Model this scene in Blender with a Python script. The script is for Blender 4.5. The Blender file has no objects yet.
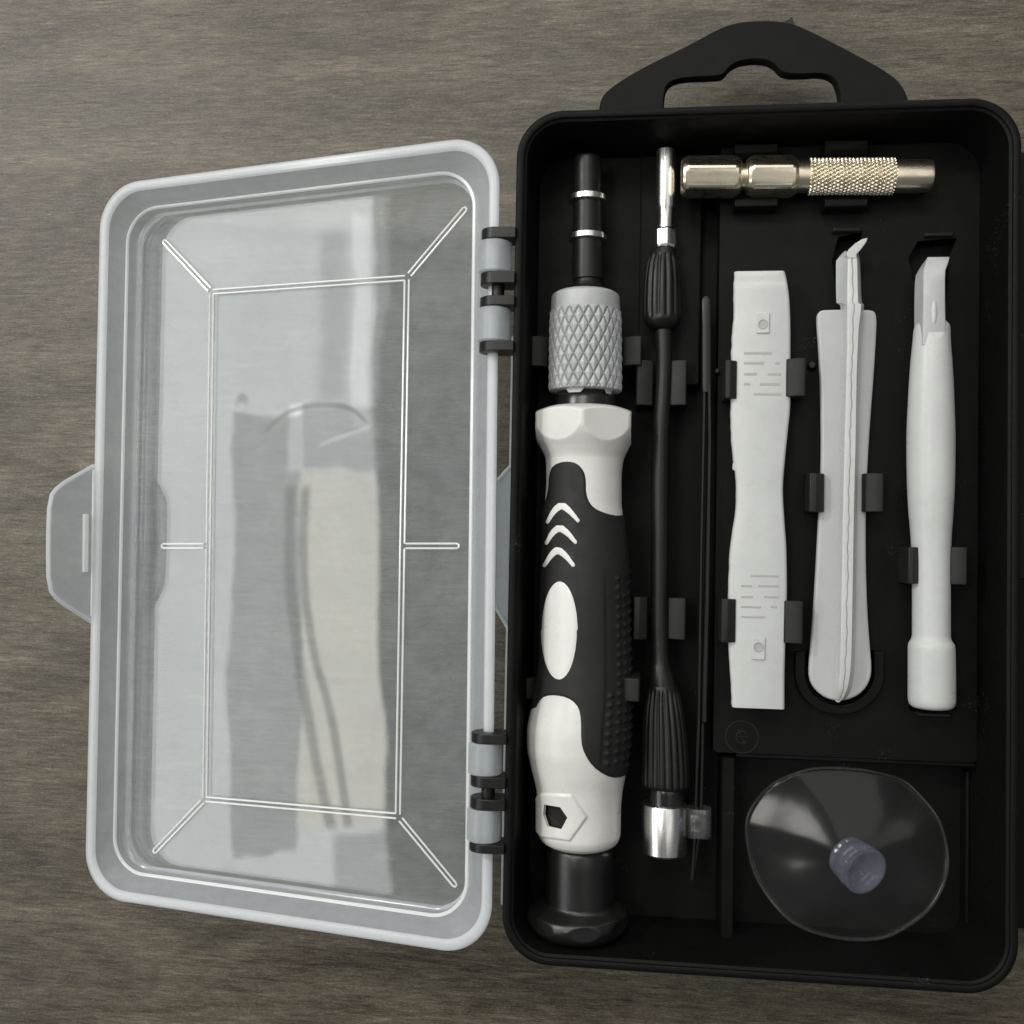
import bpy, math, random
import numpy as np
from mathutils import Vector, Matrix
random.seed(4); rng = np.random.default_rng(4)
S = bpy.context.scene
COL = S.collection
PI = math.pi

# ------------------------------------------------------------------ camera
# centimetres; the rim of the case is the plane z = 0, the table lies at TZ
F = 1024.0
CP = np.array([2.620, -0.227, 21.932]); CR = (0.032, 0.116, 0.019)
def rotm(r):
    a, b, c = r
    Rx = np.array([[1,0,0],[0,math.cos(a),-math.sin(a)],[0,math.sin(a),math.cos(a)]])
    Ry = np.array([[math.cos(b),0,math.sin(b)],[0,1,0],[-math.sin(b),0,math.cos(b)]])
    Rz = np.array([[math.cos(c),-math.sin(c),0],[math.sin(c),math.cos(c),0],[0,0,1]])
    return Rz @ Ry @ Rx
RM = rotm(CR)
TZ = -3.46
cam = bpy.data.cameras.new('camera'); co = bpy.data.objects.new('camera', cam); COL.objects.link(co)
cam.sensor_width = 36; cam.lens = 36.0*F/1024; cam.clip_start = .1; cam.clip_end = 2000
M4 = Matrix([[*RM[0], CP[0]], [*RM[1], CP[1]], [*RM[2], CP[2]], [0,0,0,1]])
co.matrix_world = M4; S.camera = co

def rayd(px, py):
    return RM @ np.array([(px-512)/F, (512-py)/F, -1.0])
def at(px, py, z):                      # where a measured point lies on the level z
    d = rayd(px, py); t = (z-CP[2])/d[2]
    return CP + d*t
def at_plane(px, py, p0, n):
    d = rayd(px, py); t = np.dot(p0-CP, n)/np.dot(d, n)
    return CP + d*t
def proj(P):
    q = (np.asarray(P)-CP) @ RM
    return 512+F*q[...,0]/-q[...,2], 512-F*q[...,1]/-q[...,2]
def cmpx(z): return (CP[2]-z)/F         # centimetres per pixel at level z

# ------------------------------------------------------------------ materials
def mat(name):
    m = bpy.data.materials.new(name); m.use_nodes = True
    nt = m.node_tree; nt.nodes.clear()
    out = nt.nodes.new('ShaderNodeOutputMaterial')
    return m, nt, out
def N(nt, t, **kw):
    n = nt.nodes.new(t)
    for k, v in kw.items():
        if k in n.inputs.keys(): n.inputs[k].default_value = v
        else: setattr(n, k, v)
    return n
def L(nt, a, b): nt.links.new(a, b)
def noise(nt, scale, detail=4, rough=.6, vec=None, sc=(1,1,1), rot=(0,0,0), dist=0):
    tc = N(nt, 'ShaderNodeTexCoord'); mp = N(nt, 'ShaderNodeMapping')
    mp.inputs['Scale'].default_value = sc; mp.inputs['Rotation'].default_value = rot
    L(nt, tc.outputs['Object'], mp.inputs['Vector'])
    n = N(nt, 'ShaderNodeTexNoise', Scale=scale, Detail=detail, Roughness=rough, Distortion=dist)
    L(nt, mp.outputs[0], n.inputs['Vector']); return n
def ramp(nt, src, stops):
    r = N(nt, 'ShaderNodeValToRGB'); e = r.color_ramp.elements
    while len(e) < len(stops): e.new(.5)
    for i, (p, c) in enumerate(stops):
        e[i].position = p; e[i].color = (*c, 1) if len(c) == 3 else c
    L(nt, src, r.inputs['Fac']); return r
def plastic(name, c, rough=.45, var=.15, bump=.15, bscale=60, dust=0, spec=.5, sss=0, roughvar=.12, coat=0):
    m, nt, out = mat(name)
    p = N(nt, 'ShaderNodeBsdfPrincipled'); L(nt, p.outputs[0], out.inputs[0])
    n = noise(nt, 1.3, 5, .65)
    lo = tuple(v*(1-var) for v in c); hi = tuple(min(1, v*(1+var)) for v in c)
    r = ramp(nt, n.outputs['Fac'], [(.3, lo), (.7, hi)])
    last = r.outputs[0]
    if dust:
        v = noise(nt, 26, 2, .5); g = noise(nt, 1.1, 3, .6)
        mul = N(nt, 'ShaderNodeMath', operation='MULTIPLY'); L(nt, v.outputs['Fac'], mul.inputs[0]); L(nt, g.outputs['Fac'], mul.inputs[1])
        th = ramp(nt, mul.outputs[0], [(.43, (0,0,0)), (.46, (1,1,1))])
        mx = N(nt, 'ShaderNodeMix', data_type='RGBA'); L(nt, th.outputs[0], mx.inputs[0])
        L(nt, last, mx.inputs[6]); mx.inputs[7].default_value = (dust,)*3+(1,); last = mx.outputs[2]
    L(nt, last, p.inputs['Base Color'])
    n2 = noise(nt, 3.1, 4, .6)
    rr_ = N(nt, 'ShaderNodeMapRange'); L(nt, n2.outputs['Fac'], rr_.inputs[0])
    rr_.inputs[1].default_value=.3; rr_.inputs[2].default_value=.7
    rr_.inputs[3].default_value=max(.02, rough-roughvar); rr_.inputs[4].default_value=rough+roughvar
    L(nt, rr_.outputs[0], p.inputs['Roughness'])
    p.inputs['Specular IOR Level'].default_value = spec
    if sss: p.inputs['Subsurface Weight'].default_value = sss; p.inputs['Subsurface Radius'].default_value = (.3,.28,.22); p.inputs['Subsurface Scale'].default_value = .4
    if coat: p.inputs['Coat Weight'].default_value = coat; p.inputs['Coat Roughness'].default_value = .15
    if bump:
        nb = noise(nt, bscale, 3, .6); b = N(nt, 'ShaderNodeBump', Strength=bump, Distance=.01)
        L(nt, nb.outputs['Fac'], b.inputs['Height']); L(nt, b.outputs[0], p.inputs['Normal'])
    return m
def metal(name, c, rough=.2, bump=.1, sc=(1,1,1)):
    m, nt, out = mat(name)
    p = N(nt, 'ShaderNodeBsdfPrincipled', Metallic=1.0); L(nt, p.outputs[0], out.inputs[0])
    n = noise(nt, 8, 5, .7, sc=sc)
    r = ramp(nt, n.outputs['Fac'], [(.3, tuple(v*.75 for v in c)), (.7, c)]); L(nt, r.outputs[0], p.inputs['Base Color'])
    r2 = ramp(nt, n.outputs['Fac'], [(.3, (rough+.1,)*3), (.7, (max(.03, rough-.05),)*3)]); L(nt, r2.outputs[0], p.inputs['Roughness'])
    b = N(nt, 'ShaderNodeBump', Strength=bump, Distance=.01); L(nt, n.outputs['Fac'], b.inputs['Height']); L(nt, b.outputs[0], p.inputs['Normal'])
    return m
def clear(name, tint=(.96,.97,.98), haze=.2, hcol=(.8,.83,.85), rough=.1, gl=1.0, bump=.1, bsc=1.2, hazevar=.3, glc=(1,1,1)):
    """frosted translucent plastic: part of the light passes, part is scattered, the skin is glossy"""
    m, nt, out = mat(name)
    tr = N(nt, 'ShaderNodeBsdfTransparent', Color=(*tint, 1))
    df = N(nt, 'ShaderNodeBsdfDiffuse', Color=(*hcol, 1)); tl = N(nt, 'ShaderNodeBsdfTranslucent', Color=(*hcol, 1))
    sc = N(nt, 'ShaderNodeMixShader'); sc.inputs[0].default_value = .4; L(nt, df.outputs[0], sc.inputs[1]); L(nt, tl.outputs[0], sc.inputs[2])
    n = noise(nt, 2.2, 5, .65)
    mr = N(nt, 'ShaderNodeMapRange'); L(nt, n.outputs['Fac'], mr.inputs[0]); mr.inputs[1].default_value=.25; mr.inputs[2].default_value=.75
    mr.inputs[3].default_value=haze*(1-hazevar); mr.inputs[4].default_value=haze*(1+hazevar)
    a = N(nt, 'ShaderNodeMixShader'); L(nt, mr.outputs[0], a.inputs[0]); L(nt, tr.outputs[0], a.inputs[1]); L(nt, sc.outputs[0], a.inputs[2])
    g = N(nt, 'ShaderNodeBsdfGlossy', Roughness=rough, Color=(*glc, 1))
    nb = noise(nt, bsc, 2, .5); b = N(nt, 'ShaderNodeBump', Strength=bump, Distance=.05)
    L(nt, nb.outputs['Fac'], b.inputs['Height']); L(nt, b.outputs[0], g.inputs['Normal'])
    # Schlick reflectance, the same from both sides of the thin sheet
    ge = N(nt, 'ShaderNodeNewGeometry'); dt = N(nt, 'ShaderNodeVectorMath', operation='DOT_PRODUCT'); L(nt, ge.outputs['Normal'], dt.inputs[0]); L(nt, ge.outputs['Incoming'], dt.inputs[1])
    ab = N(nt, 'ShaderNodeMath', operation='ABSOLUTE'); L(nt, dt.outputs['Value'], ab.inputs[0])
    om = N(nt, 'ShaderNodeMath', operation='SUBTRACT'); om.inputs[0].default_value = 1; L(nt, ab.outputs[0], om.inputs[1])
    pw = N(nt, 'ShaderNodeMath', operation='POWER'); L(nt, om.outputs[0], pw.inputs[0]); pw.inputs[1].default_value = 5
    fr = N(nt, 'ShaderNodeMath', operation='MULTIPLY_ADD'); L(nt, pw.outputs[0], fr.inputs[0]); fr.inputs[1].default_value = .96; fr.inputs[2].default_value = .042
    mu = N(nt, 'ShaderNodeMath', operation='MULTIPLY'); L(nt, fr.outputs[0], mu.inputs[0]); mu.inputs[1].default_value = gl; mu.use_clamp = True
    o = N(nt, 'ShaderNodeMixShader'); L(nt, mu.outputs[0], o.inputs[0]); L(nt, a.outputs[0], o.inputs[1]); L(nt, g.outputs[0], o.inputs[2])
    L(nt, o.outputs[0], out.inputs[0]); return m

def wood():
    m, nt, out = mat('grey_wood_laminate')
    p = N(nt, 'ShaderNodeBsdfPrincipled'); L(nt, p.outputs[0], out.inputs[0])
    rot = (0, 0, math.radians(1.5))
    broad = noise(nt, .55, 4, .6, sc=(.28, 1, 1), rot=rot, dist=.6)
    mid = noise(nt, 2.6, 6, .7, sc=(.2, 1.6, 1), rot=rot, dist=.8)
    fine = noise(nt, 6.5, 7, .92, sc=(.26, 2.2, 1), rot=rot, dist=.5)
    grit = noise(nt, 22, 4, .85, sc=(.6, 1.6, 1), rot=(0,0,.25))
    tint = noise(nt, .8, 3, .5, sc=(.5, 1, 1), rot=rot)
    def mixf(a, b, f):
        x = N(nt, 'ShaderNodeMix', data_type='FLOAT'); x.inputs[0].default_value = f
        L(nt, a, x.inputs[2]); L(nt, b, x.inputs[3]); return x.outputs[0]
    v = mixf(mixf(mixf(broad.outputs['Fac'], mid.outputs['Fac'], .45), fine.outputs['Fac'], .55), grit.outputs['Fac'], .26)
    r = ramp(nt, v, [(.42, (.019,.0148,.0092)), (.462, (.048,.039,.0255)), (.50, (.088,.0735,.050)), (.542, (.132,.113,.080)), (.60, (.25,.22,.162))])
    t = ramp(nt, tint.outputs['Fac'], [(.35, (.985,1.0,.98)), (.65, (1.02,.99,.98))])
    mx = N(nt, 'ShaderNodeMix', data_type='RGBA', blend_type='MULTIPLY'); mx.inputs[0].default_value = 1
    L(nt, r.outputs[0], mx.inputs[6]); L(nt, t.outputs[0], mx.inputs[7])
    # narrow dark pores running with the grain
    pore = noise(nt, 14, 3, .6, sc=(.07, 2.6, 1), rot=rot, dist=.3)
    pr = ramp(nt, pore.outputs['Fac'], [(.36, (.45,.43,.42)), (.45, (1,1,1))])
    mx2 = N(nt, 'ShaderNodeMix', data_type='RGBA', blend_type='MULTIPLY'); mx2.inputs[0].default_value = .8
    L(nt, mx.outputs[2], mx2.inputs[6]); L(nt, pr.outputs[0], mx2.inputs[7])
    fl = noise(nt, 24, 2, .5, sc=(.35, 1.3, 1), rot=(0, 0, .12)); flr = ramp(nt, fl.outputs['Fac'], [(.63, (0,0,0)), (.72, (1,1,1))])
    mf = N(nt, 'ShaderNodeMath', operation='MULTIPLY'); L(nt, flr.outputs[0], mf.inputs[0]); mf.inputs[1].default_value = .28
    mx3 = N(nt, 'ShaderNodeMix', data_type='RGBA'); L(nt, mf.outputs[0], mx3.inputs[0]); L(nt, mx2.outputs[2], mx3.inputs[6]); mx3.inputs[7].default_value = (.36,.33,.26,1)
    L(nt, mx3.outputs[2], p.inputs['Base Color'])
    rr_ = ramp(nt, mid.outputs['Fac'], [(.3, (.31,)*3), (.7, (.45,)*3)]); L(nt, rr_.outputs[0], p.inputs['Roughness']); p.inputs['Specular IOR Level'].default_value = .42
    b = N(nt, 'ShaderNodeBump', Strength=.5, Distance=.03); L(nt, v, b.inputs['Height']); L(nt, b.outputs[0], p.inputs['Normal'])
    return m

BLACK = plastic('black_case_plastic', (.0038,.0041,.0036), .5, .2, .5, 80, dust=.045, spec=.13, roughvar=.05)
BLACKCLIP = plastic('black_clip_plastic', (.014,.014,.013), .5, .2, .4, 70, spec=.3, roughvar=.05)
RUBBER = plastic('black_rubber', (.015,.0155,.0145), .6, .12, .5, 90, dust=.07, spec=.35)
GLOSSBLACK = plastic('glossy_black_plastic', (.012,.012,.012), .25, .2, .08, 40, spec=.6)
SATINBLACK = plastic('satin_black_plastic', (.008,.008,.0075), .38, .2, .15, 60, dust=.07, spec=.36, roughvar=.05)
CAPBLACK = plastic('cap_black_plastic', (.009,.009,.0085), .33, .2, .2, 60, spec=.6, roughvar=.04)
HANDLE = plastic('black_handle_plastic', (.006,.006,.0055), .6, .2, .3, 60, spec=.14, roughvar=.03)
WHITE = plastic('white_handle_plastic', (.70,.69,.65), .34, .05, .10, 30, sss=.15, spec=.45, dust=.55)
PRY = plastic('white_pry_plastic', (.55,.56,.54), .34, .05, .25, 40, sss=.15, spec=.4)
PRYG = plastic('greyish_pry_plastic', (.46,.465,.455), .38, .05, .25, 40, sss=.15, spec=.4)
MARK = plastic('shaded_mark', (.40,.40,.385), .5, .05, .2, 60)  # greyed pry plastic: shading of marks and dimples put into the colour
INLAY = plastic('white_inlay', (.74,.73,.69), .35, .03, .05, 30)
GREYMETAL = plastic('grey_anodised', (.40,.41,.41), .38, .12, .35, 60, spec=.7)
STEEL = metal('bright_steel', (.93,.92,.88), .24, .1, (3,.3,3))
NICKEL = metal('warm_nickel', (.97,.875,.68), .27, .08, (.4,1,1))
DARKSTEEL = metal('black_steel', (.06,.06,.06), .28, .1)
LID = clear('frosted_lid_plastic', (.95,.965,.97), .15, (.76,.81,.82), .018, 1.3, .003, .5)
LIDWALL = clear('frosted_lid_wall', (.95,.97,.985), .33, (.86,.90,.93), .18, .8, .1, 1.2, .12)
RIMM = clear('frosted_rim_plastic', (.95,.97,.98), .46, (1.0,1.0,1.0), .35, .6, .1, 2.0, .06)
BEAD = clear('edge_highlight_plastic', (.97,.98,.98), .93, (1.0,1.0,.99), .15, 2.0, .05, 2.0, .05)  # near-opaque white that paints the highlights of lid edges and ribs
BARREL = clear('frosted_barrel_plastic', (.9,.92,.93), .62, (.60,.63,.64), .35, .8, .1, 3.0, .15)
PVC = clear('clear_soft_plastic', (.97,.97,.975), .010, (.75,.76,.75), .15, .34, .25, .9, .4, (1,1,.97))
PVCK = clear('clear_knob_plastic', (.88,.90,.96), .12, (.72,.76,.90), .08, 1.6, .1, 1.5)
SLEEVE = clear('clear_sleeve_plastic', (.93,.93,.93), .055, (.7,.7,.7), .25, .7, .2, 3)
WOOD = wood()

# ------------------------------------------------------------------ object helpers
def tag(o, label, cat, group=None):
    o['label'] = label; o['category'] = cat
    if group: o['group'] = group
    return o
def empty(name, loc, label, cat, group=None):
    o = bpy.data.objects.new(name, None); COL.objects.link(o); o.location = loc
    o.empty_display_size = .5
    return tag(o, label, cat, group)
def world_origin(p):
    o = Vector((0,0,0))
    while p is not None: o = o + p.location; p = p.parent
    return o
def obj(name, verts, faces, m, parent=None, smooth=True, bevel=0, seg=2, mats=None, fm=None, angle=40, sub=0):
    v = np.asarray(verts, float)
    c = (v.min(0)+v.max(0))/2
    me = bpy.data.meshes.new(name)
    me.from_pydata([tuple(x) for x in (v-c)], [], [tuple(int(i) for i in f) for f in faces])
    me.materials.append(m)
    if mats:
        for x in mats: me.materials.append(x)
    if fm: 
        for p_, k in zip(me.polygons, fm): p_.material_index = k
    me.validate(clean_customdata=False); me.update()
    o = bpy.data.objects.new(name, me); COL.objects.link(o)
    if parent is not None:
        o.parent = parent; o.location = Vector(c)-world_origin(parent)
    else: o.location = c
    if smooth:
        me.polygons.foreach_set('use_smooth', [len(p_.vertices) <= 6 for p_ in me.polygons])
        me.set_sharp_from_angle(angle=math.radians(angle))
        me.polygons.foreach_set('use_smooth', [len(p_.vertices) <= 6 for p_ in me.polygons])
    if bevel:
        b = o.modifiers.new('b', 'BEVEL'); b.width = bevel; b.segments = seg; b.limit_method = 'ANGLE'; b.angle_limit = math.radians(35)
        b.harden_normals = False
    return o
class MB:
    def __init__(s): s.v = []; s.f = []; s.k = []
    def add(s, v, f, k=0):
        n = len(s.v); s.v += [tuple(x) for x in v]; s.f += [tuple(i+n for i in q) for q in f]; s.k += [k]*len(f)
    def build(s, name, m, parent=None, **kw):
        if any(s.k): kw['fm'] = s.k
        return obj(name, s.v, s.f, m, parent, **kw)
def box(x0, x1, y0, y1, z0, z1):
    v = [(x,y,z) for z in (z0,z1) for y in (y0,y1) for x in (x0,x1)]
    f = [(0,2,3,1),(4,5,7,6),(0,1,5,4),(1,3,7,5),(3,2,6,7),(2,0,4,6)]
    return v, f
def rr(x0, x1, y0, y1, r, n=10):
    r = min(r, (x1-x0)/2-1e-3, (y1-y0)/2-1e-3); P = []
    for cx, cy, a in ((x1-r,y1-r,0),(x0+r,y1-r,90),(x0+r,y0+r,180),(x1-r,y0+r,270)):
        for i in range(n+1):
            t = math.radians(a+90*i/n); P.append((cx+r*math.cos(t), cy+r*math.sin(t)))
    # extra points along the long sides keep the quads even
    return P
def loft(loops, cap0=True, cap1=True, close=False):
    n = len(loops[0]); v = [p for l in loops for p in l]; f = []
    m = len(loops)
    for j in range(m if close else m-1):
        a = j*n; b = ((j+1) % m)*n
        for i in range(n):
            k = (i+1) % n; f.append((a+i, a+k, b+k, b+i))
    if not close:
        if cap0: f.append(tuple(range(n))[::-1])
        if cap1: f.append(tuple(range((m-1)*n, m*n)))
    return v, f
def prism(pts, z0, z1):     # pts in world xy
    return loft([[(x,y,z0) for x,y in pts], [(x,y,z1) for x,y in pts]])
def chaikin(P, it=2, closed=True):
    P = np.asarray(P, float)
    for _ in range(it):
        Q = []
        n = len(P)
        for i in range(n if closed else n-1):
            a = P[i]; b = P[(i+1) % n]; Q += [a*.75+b*.25, a*.25+b*.75]
        if not closed: Q = [P[0]]+Q+[P[-1]]
        P = np.array(Q)
    return P
def ccw(P):
    P = np.asarray(P); a = 0
    for i in range(len(P)):
        x0,y0 = P[i][:2]; x1,y1 = P[(i+1)%len(P)][:2]; a += x0*y1-x1*y0
    return P if a > 0 else P[::-1]
def pxpoly(P, z): return ccw(np.array([at(x, y, z)[:2] for x, y in P]))
def tube(path, r, n=8, closed=False, flat=1.0):
    path = np.asarray(path, float); m = len(path); L_ = []
    up = np.array([0,0,1.0])
    for i in range(m):
        a = path[(i-1) % m] if (closed or i > 0) else path[i]; b = path[(i+1) % m] if (closed or i < m-1) else path[i]
        t = b-a; t /= np.linalg.norm(t)+1e-9
        s = np.cross(t, up)
        if np.linalg.norm(s) < 1e-4: s = np.array([1.0,0,0])
        s /= np.linalg.norm(s); u = np.cross(s, t)
        rad = r[i] if hasattr(r, '__len__') else r
        L_.append([path[i]+rad*(math.cos(2*PI*k/n)*s+flat*math.sin(2*PI*k/n)*u) for k in range(n)])
    return loft(L_, close=closed)

# ------------------------------------------------------------------ lathes laid along the case (axis near y)
class Lathe:
    """profile rows: (py, x_left, x_right) read along the tool; z is the height of its axis"""
    def __init__(s, rows, z, smooth=True, per=4, shape=None, zf=None):
        R = np.array(rows, float)
        if smooth: 
            ys = []
            for i in range(len(R)-1):
                k = max(2, int(abs(R[i+1,0]-R[i,0])/per)+1); ys += list(np.linspace(R[i,0], R[i+1,0], k, endpoint=False))
            ys.append(R[-1,0]); ys = np.array(ys)
            s.py = ys; s.l = pchip(R[:,0], R[:,1], ys); s.r = pchip(R[:,0], R[:,2], ys)
        else: s.py, s.l, s.r = R[:,0], R[:,1], R[:,2]
        s.z = z; s.shape = shape; s.zf = zf
        zz = np.array([zf(p) if zf else z for p in s.py])
        s.rad = np.array([(b-a)/2*cmpx(q)*math.cos(math.atan(((a+b)/2-512)/F))**2/math.cos(math.atan(((a+b)/2-512)/F)-.116) for a, b, q in zip(s.l, s.r, zz)])
        # rows were read along the crest, which stands nearer the eye than the axis
        rc_ = max(s.rad.max()*.55, 0)
        s.c = np.array([at((a+b)/2, 545+(p-545)*(1-rc_/(CP[2]-q)), q) for a, b, p, q in zip(s.l, s.r, s.py, zz)])
    def grid(s, n):
        th = np.arange(n)/n*2*PI
        rad = np.repeat(s.rad[:,None], n, 1)
        if s.shape: rad = s.shape(rad, th[None,:], s.py[:,None])
        X = s.c[:,0,None]+rad*np.cos(th); Z = s.c[:,2,None]+rad*np.sin(th); Y = np.repeat(s.c[:,1,None], n, 1)
        return np.stack([X,Y,Z], -1)
    def mesh(s, n=48):
        G = s.grid(n); m = len(G)
        v = G.reshape(-1,3); f = []
        for j in range(m-1):
            for i in range(n):
                k = (i+1) % n; f.append((j*n+i, j*n+k, (j+1)*n+k, (j+1)*n+i))
        f.append(tuple(range(n))[::-1]); f.append(tuple(range((m-1)*n, m*n)))
        return v, f
def pchip(x, y, xi):
    x = np.asarray(x, float); y = np.asarray(y, float); h = np.diff(x); d = np.diff(y)/h; m = np.zeros_like(y)
    for i in range(1, len(x)-1):
        if d[i-1]*d[i] > 0:
            w1 = 2*h[i]+h[i-1]; w2 = h[i]+2*h[i-1]; m[i] = (w1+w2)/(w1/d[i-1]+w2/d[i])
    m[0] = d[0]; m[-1] = d[-1]
    k = np.clip(np.searchsorted(x, xi)-1, 0, len(x)-2); t = (xi-x[k])/h[k]
    return (2*t**3-3*t**2+1)*y[k]+(t**3-2*t**2+t)*h[k]*m[k]+(-2*t**3+3*t**2)*y[k+1]+(t**3-t**2)*h[k]*m[k+1]
def sd_poly(PX, PY, poly):
    poly = np.asarray(poly, float); d = np.full(PX.shape, 1e9); ins = np.zeros(PX.shape, bool); n = len(poly)
    for i in range(n):
        ax, ay = poly[i]; bx, by = poly[(i+1) % n]
        ex, ey = bx-ax, by-ay; L2 = ex*ex+ey*ey+1e-12
        t = np.clip(((PX-ax)*ex+(PY-ay)*ey)/L2, 0, 1)
        d = np.minimum(d, np.hypot(PX-ax-t*ex, PY-ay-t*ey))
        c = ((ay > PY) != (by > PY)) & (PX < (bx-ax)*(PY-ay)/(by-ay+1e-12)+ax); ins ^= c
    return np.where(ins, d, -d)
def patch(G, f, off, wrap=True):
    """clip the quad grid G (m,n,3) to f>0 with a clean edge, moved out by off along its normals"""
    m, n = G.shape[:2]
    du = np.roll(G, -1, 1)-np.roll(G, 1, 1); dv = np.gradient(G, axis=0)
    if not wrap: du = np.gradient(G, axis=1)
    nn = np.cross(du, dv); nn /= np.linalg.norm(nn, axis=2, keepdims=True)+1e-9
    cen = G.mean(1, keepdims=True); sg = np.sign((nn*(G-cen)).sum()) or 1
    if not wrap: sg = np.sign(nn[...,2].sum()) or 1
    P = G+nn*sg*off[..., None]
    V = []; Fc = []; idx = {}; 
    def vid(a, b=None):
        k = (a, b)
        if k in idx: return idx[k]
        if b is None: p = P[a]
        else:
            if b < a: a, b = b, a
            k = (a, b)
            if k in idx: return idx[k]
            t = f[a]/(f[a]-f[b]); p = P[a]*(1-t)+P[b]*t
        idx[k] = len(V); V.append(tuple(p)); return idx[k]
    for j in range(m-1):
        for i in range(n if wrap else n-1):
            q = [(j,i),(j,(i+1) % n),(j+1,(i+1) % n),(j+1,i)]
            s_ = [f[a] > 0 for a in q]
            if not any(s_): continue
            if all(s_): Fc.append(tuple(vid(a) for a in q)); continue
            out = []
            for a in range(4):
                A, B = q[a], q[(a+1) % 4]
                if s_[a]: out.append(vid(A))
                if s_[a] != s_[(a+1) % 4]: out.append(vid(min(A,B), max(A,B)))
            if len(set(out)) > 2: Fc.append(tuple(dict.fromkeys(out)))
    if sg < 0: pass
    return V, Fc
def sstep(x, a, b): t = np.clip((x-a)/(b-a), 0, 1); return t*t*(3-2*t)

# ================================================================== SETTING
v, f = box(-90, 90, -70, 80, TZ-3, TZ)
t = obj('table_top', v, f, WOOD, smooth=False); t['kind'] = 'structure'

# ================================================================== CASE
W, LL = 10.5, 18.383
H0, H1 = -LL/2, LL/2
case = empty('tool_case', (W/2, 0, TZ), 'black plastic tool case lying open with a frosted clear lid hinged on its left side', 'tool case')
def lp(inset, z, r=1.0, dx=0):
    return [(x,y,z) for x, y in rr(inset, W-inset, H0+inset, H1-inset, r, 12)]
FL = -2.34
loops = [lp(.16,-2.62,.85), lp(.12,-2.56,.9), lp(.10,-2.0,.95), lp(.03,-.25,1.0), lp(.0,-.16,1.02), lp(.0,-.06,1.02), lp(.02,-.02,1.0), lp(.06,0,.97),
         lp(.13,0,.9), lp(.165,-.02,.87), lp(.175,-.07,.86), lp(.23,-.10,.8), lp(.235,-.16,.8), lp(.30,-1.2,.74), lp(.36,FL,.66)]
v, f = loft(loops)
tub = obj('tub', v, f, BLACK, case, angle=30)

def zbox(px0, py0, px1, py1, zt, zb, draft=.03, r=.1):
    """a block whose top outline was read at level zt"""
    a = at(px0, py0, zt); b = at(px1, py1, zt); x0, x1 = sorted((a[0], b[0])); y0, y1 = sorted((a[1], b[1]))
    def l(i, z, rr_): return [(x,y,z) for x, y in rr(x0+i, x1-i, y0+i, y1-i, rr_, 5)]
    return loft([l(-draft, zb, r), l(0, zt-.05, r), l(.02, zt-.012, r), l(.05, zt, max(.02, r-.03))])
m = MB()
# raised bed under the prying tools, raised bed top left, step and low inner frame
pl = at(717, 450, -1.62)[0]; prx = W-.28; py0_ = at(850, 758, -1.62)[1]
bed = [(x,y) for x, y in rr(pl, prx, py0_, H1-.27, .12, 4)]
m.add(*loft([[(x,y,FL) for x,y in bed], [(x,y,-1.66) for x,y in bed], [(x*.998+.01,y*.999,-1.62) for x,y in bed]]))
a_ = at(986, 230, -1.62); b_ = at(985, 745, -1.62)
m.add(*tube([(a_[0], b_[1], -1.622), (a_[0], a_[1], -1.622)], .02, 6))
bedo = m.build('tool_bed', BLACK, case, angle=25)
def cut(o, polys, z0, z1):
    for P_ in polys:
        v_, f_ = prism(P_, z0, z1); c_ = obj('cutter', v_, f_, BLACK, None, smooth=False)
        md = o.modifiers.new('c', 'BOOLEAN'); md.object = c_; md.operation = 'DIFFERENCE'; md.solver = 'EXACT'
        bpy.context.view_layer.update(); dg = bpy.context.evaluated_depsgraph_get()
        me = bpy.data.meshes.new_from_object(o.evaluated_get(dg)); o.modifiers.clear(); o.data = me
        bpy.data.objects.remove(c_, do_unlink=True)
    o.data.set_sharp_from_angle(angle=math.radians(25))
def rrpx(x0, y0, x1, y1, r, z): return pxpoly(chaikin([(x0+r,y0),(x1-r,y0),(x1,y0+r),(x1,y1-r),(x1-r,y1),(x0+r,y1),(x0,y1-r),(x0,y0+r)],1), z)
cut(bedo, [pxpoly([(908,258),(918,241),(957,238),(950,256),(946,300),(918,300)], -1.62), pxpoly([(832,260),(838,237),(862,232),(860,250),(858,300),(836,300)], -1.62),
           rrpx(908,640,957,712,4,-1.62), pxpoly([(806+0,650)]+[(840+34*math.cos(a), 668+35*math.sin(a)) for a in np.linspace(PI, 0, 20)]+[(874,650)], -1.62),
           rrpx(684,160,926,196,4,-1.62)], -2.1, -1.4)
m = MB(); m.add(*zbox(530, 130, 640, 366, -1.98, FL)); m.add(*zbox(641, 130, 700, 386, -1.96, FL)); m.build('raised_bed', BLACK, case, angle=25)
m = MB(); a = at(722, 757, -1.55); b = at(733, 945, -1.55)
m.add(*loft([[(x,y,z) for x,y in rr(a[0]-d, b[0]+d, H0+.3, a[1], .05, 3)] for z, d in ((FL,.03),(-1.5,0),(-1.46,-.03))])); m.build('divider', BLACK, case, angle=25)
m = MB(); a = at(736, 754, -1.57); b = at(860, 763, -1.57)
m.add(*loft([[(x,y,z) for x,y in rr(a[0]-d, W-.36, b[1]-d, a[1]+d, .05, 3)] for z, d in ((FL,.03),(-1.60,0),(-1.57,-.03))]))
m.build('cross_step', BLACK, case, angle=25)
# vertical ledge down the right side of the well
m = MB(); a = at(967, 775, -1.95)
m.add(*loft([[(x,y,z) for x,y in rr(a[0]-d, W-.36, H0+.4, at(967,772,-1.95)[1], .1, 3)] for z, d in ((FL,.02),(-2.0,0),(-1.97,-.03))])); m.build('side_ledge', BLACK, case, angle=25)

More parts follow.
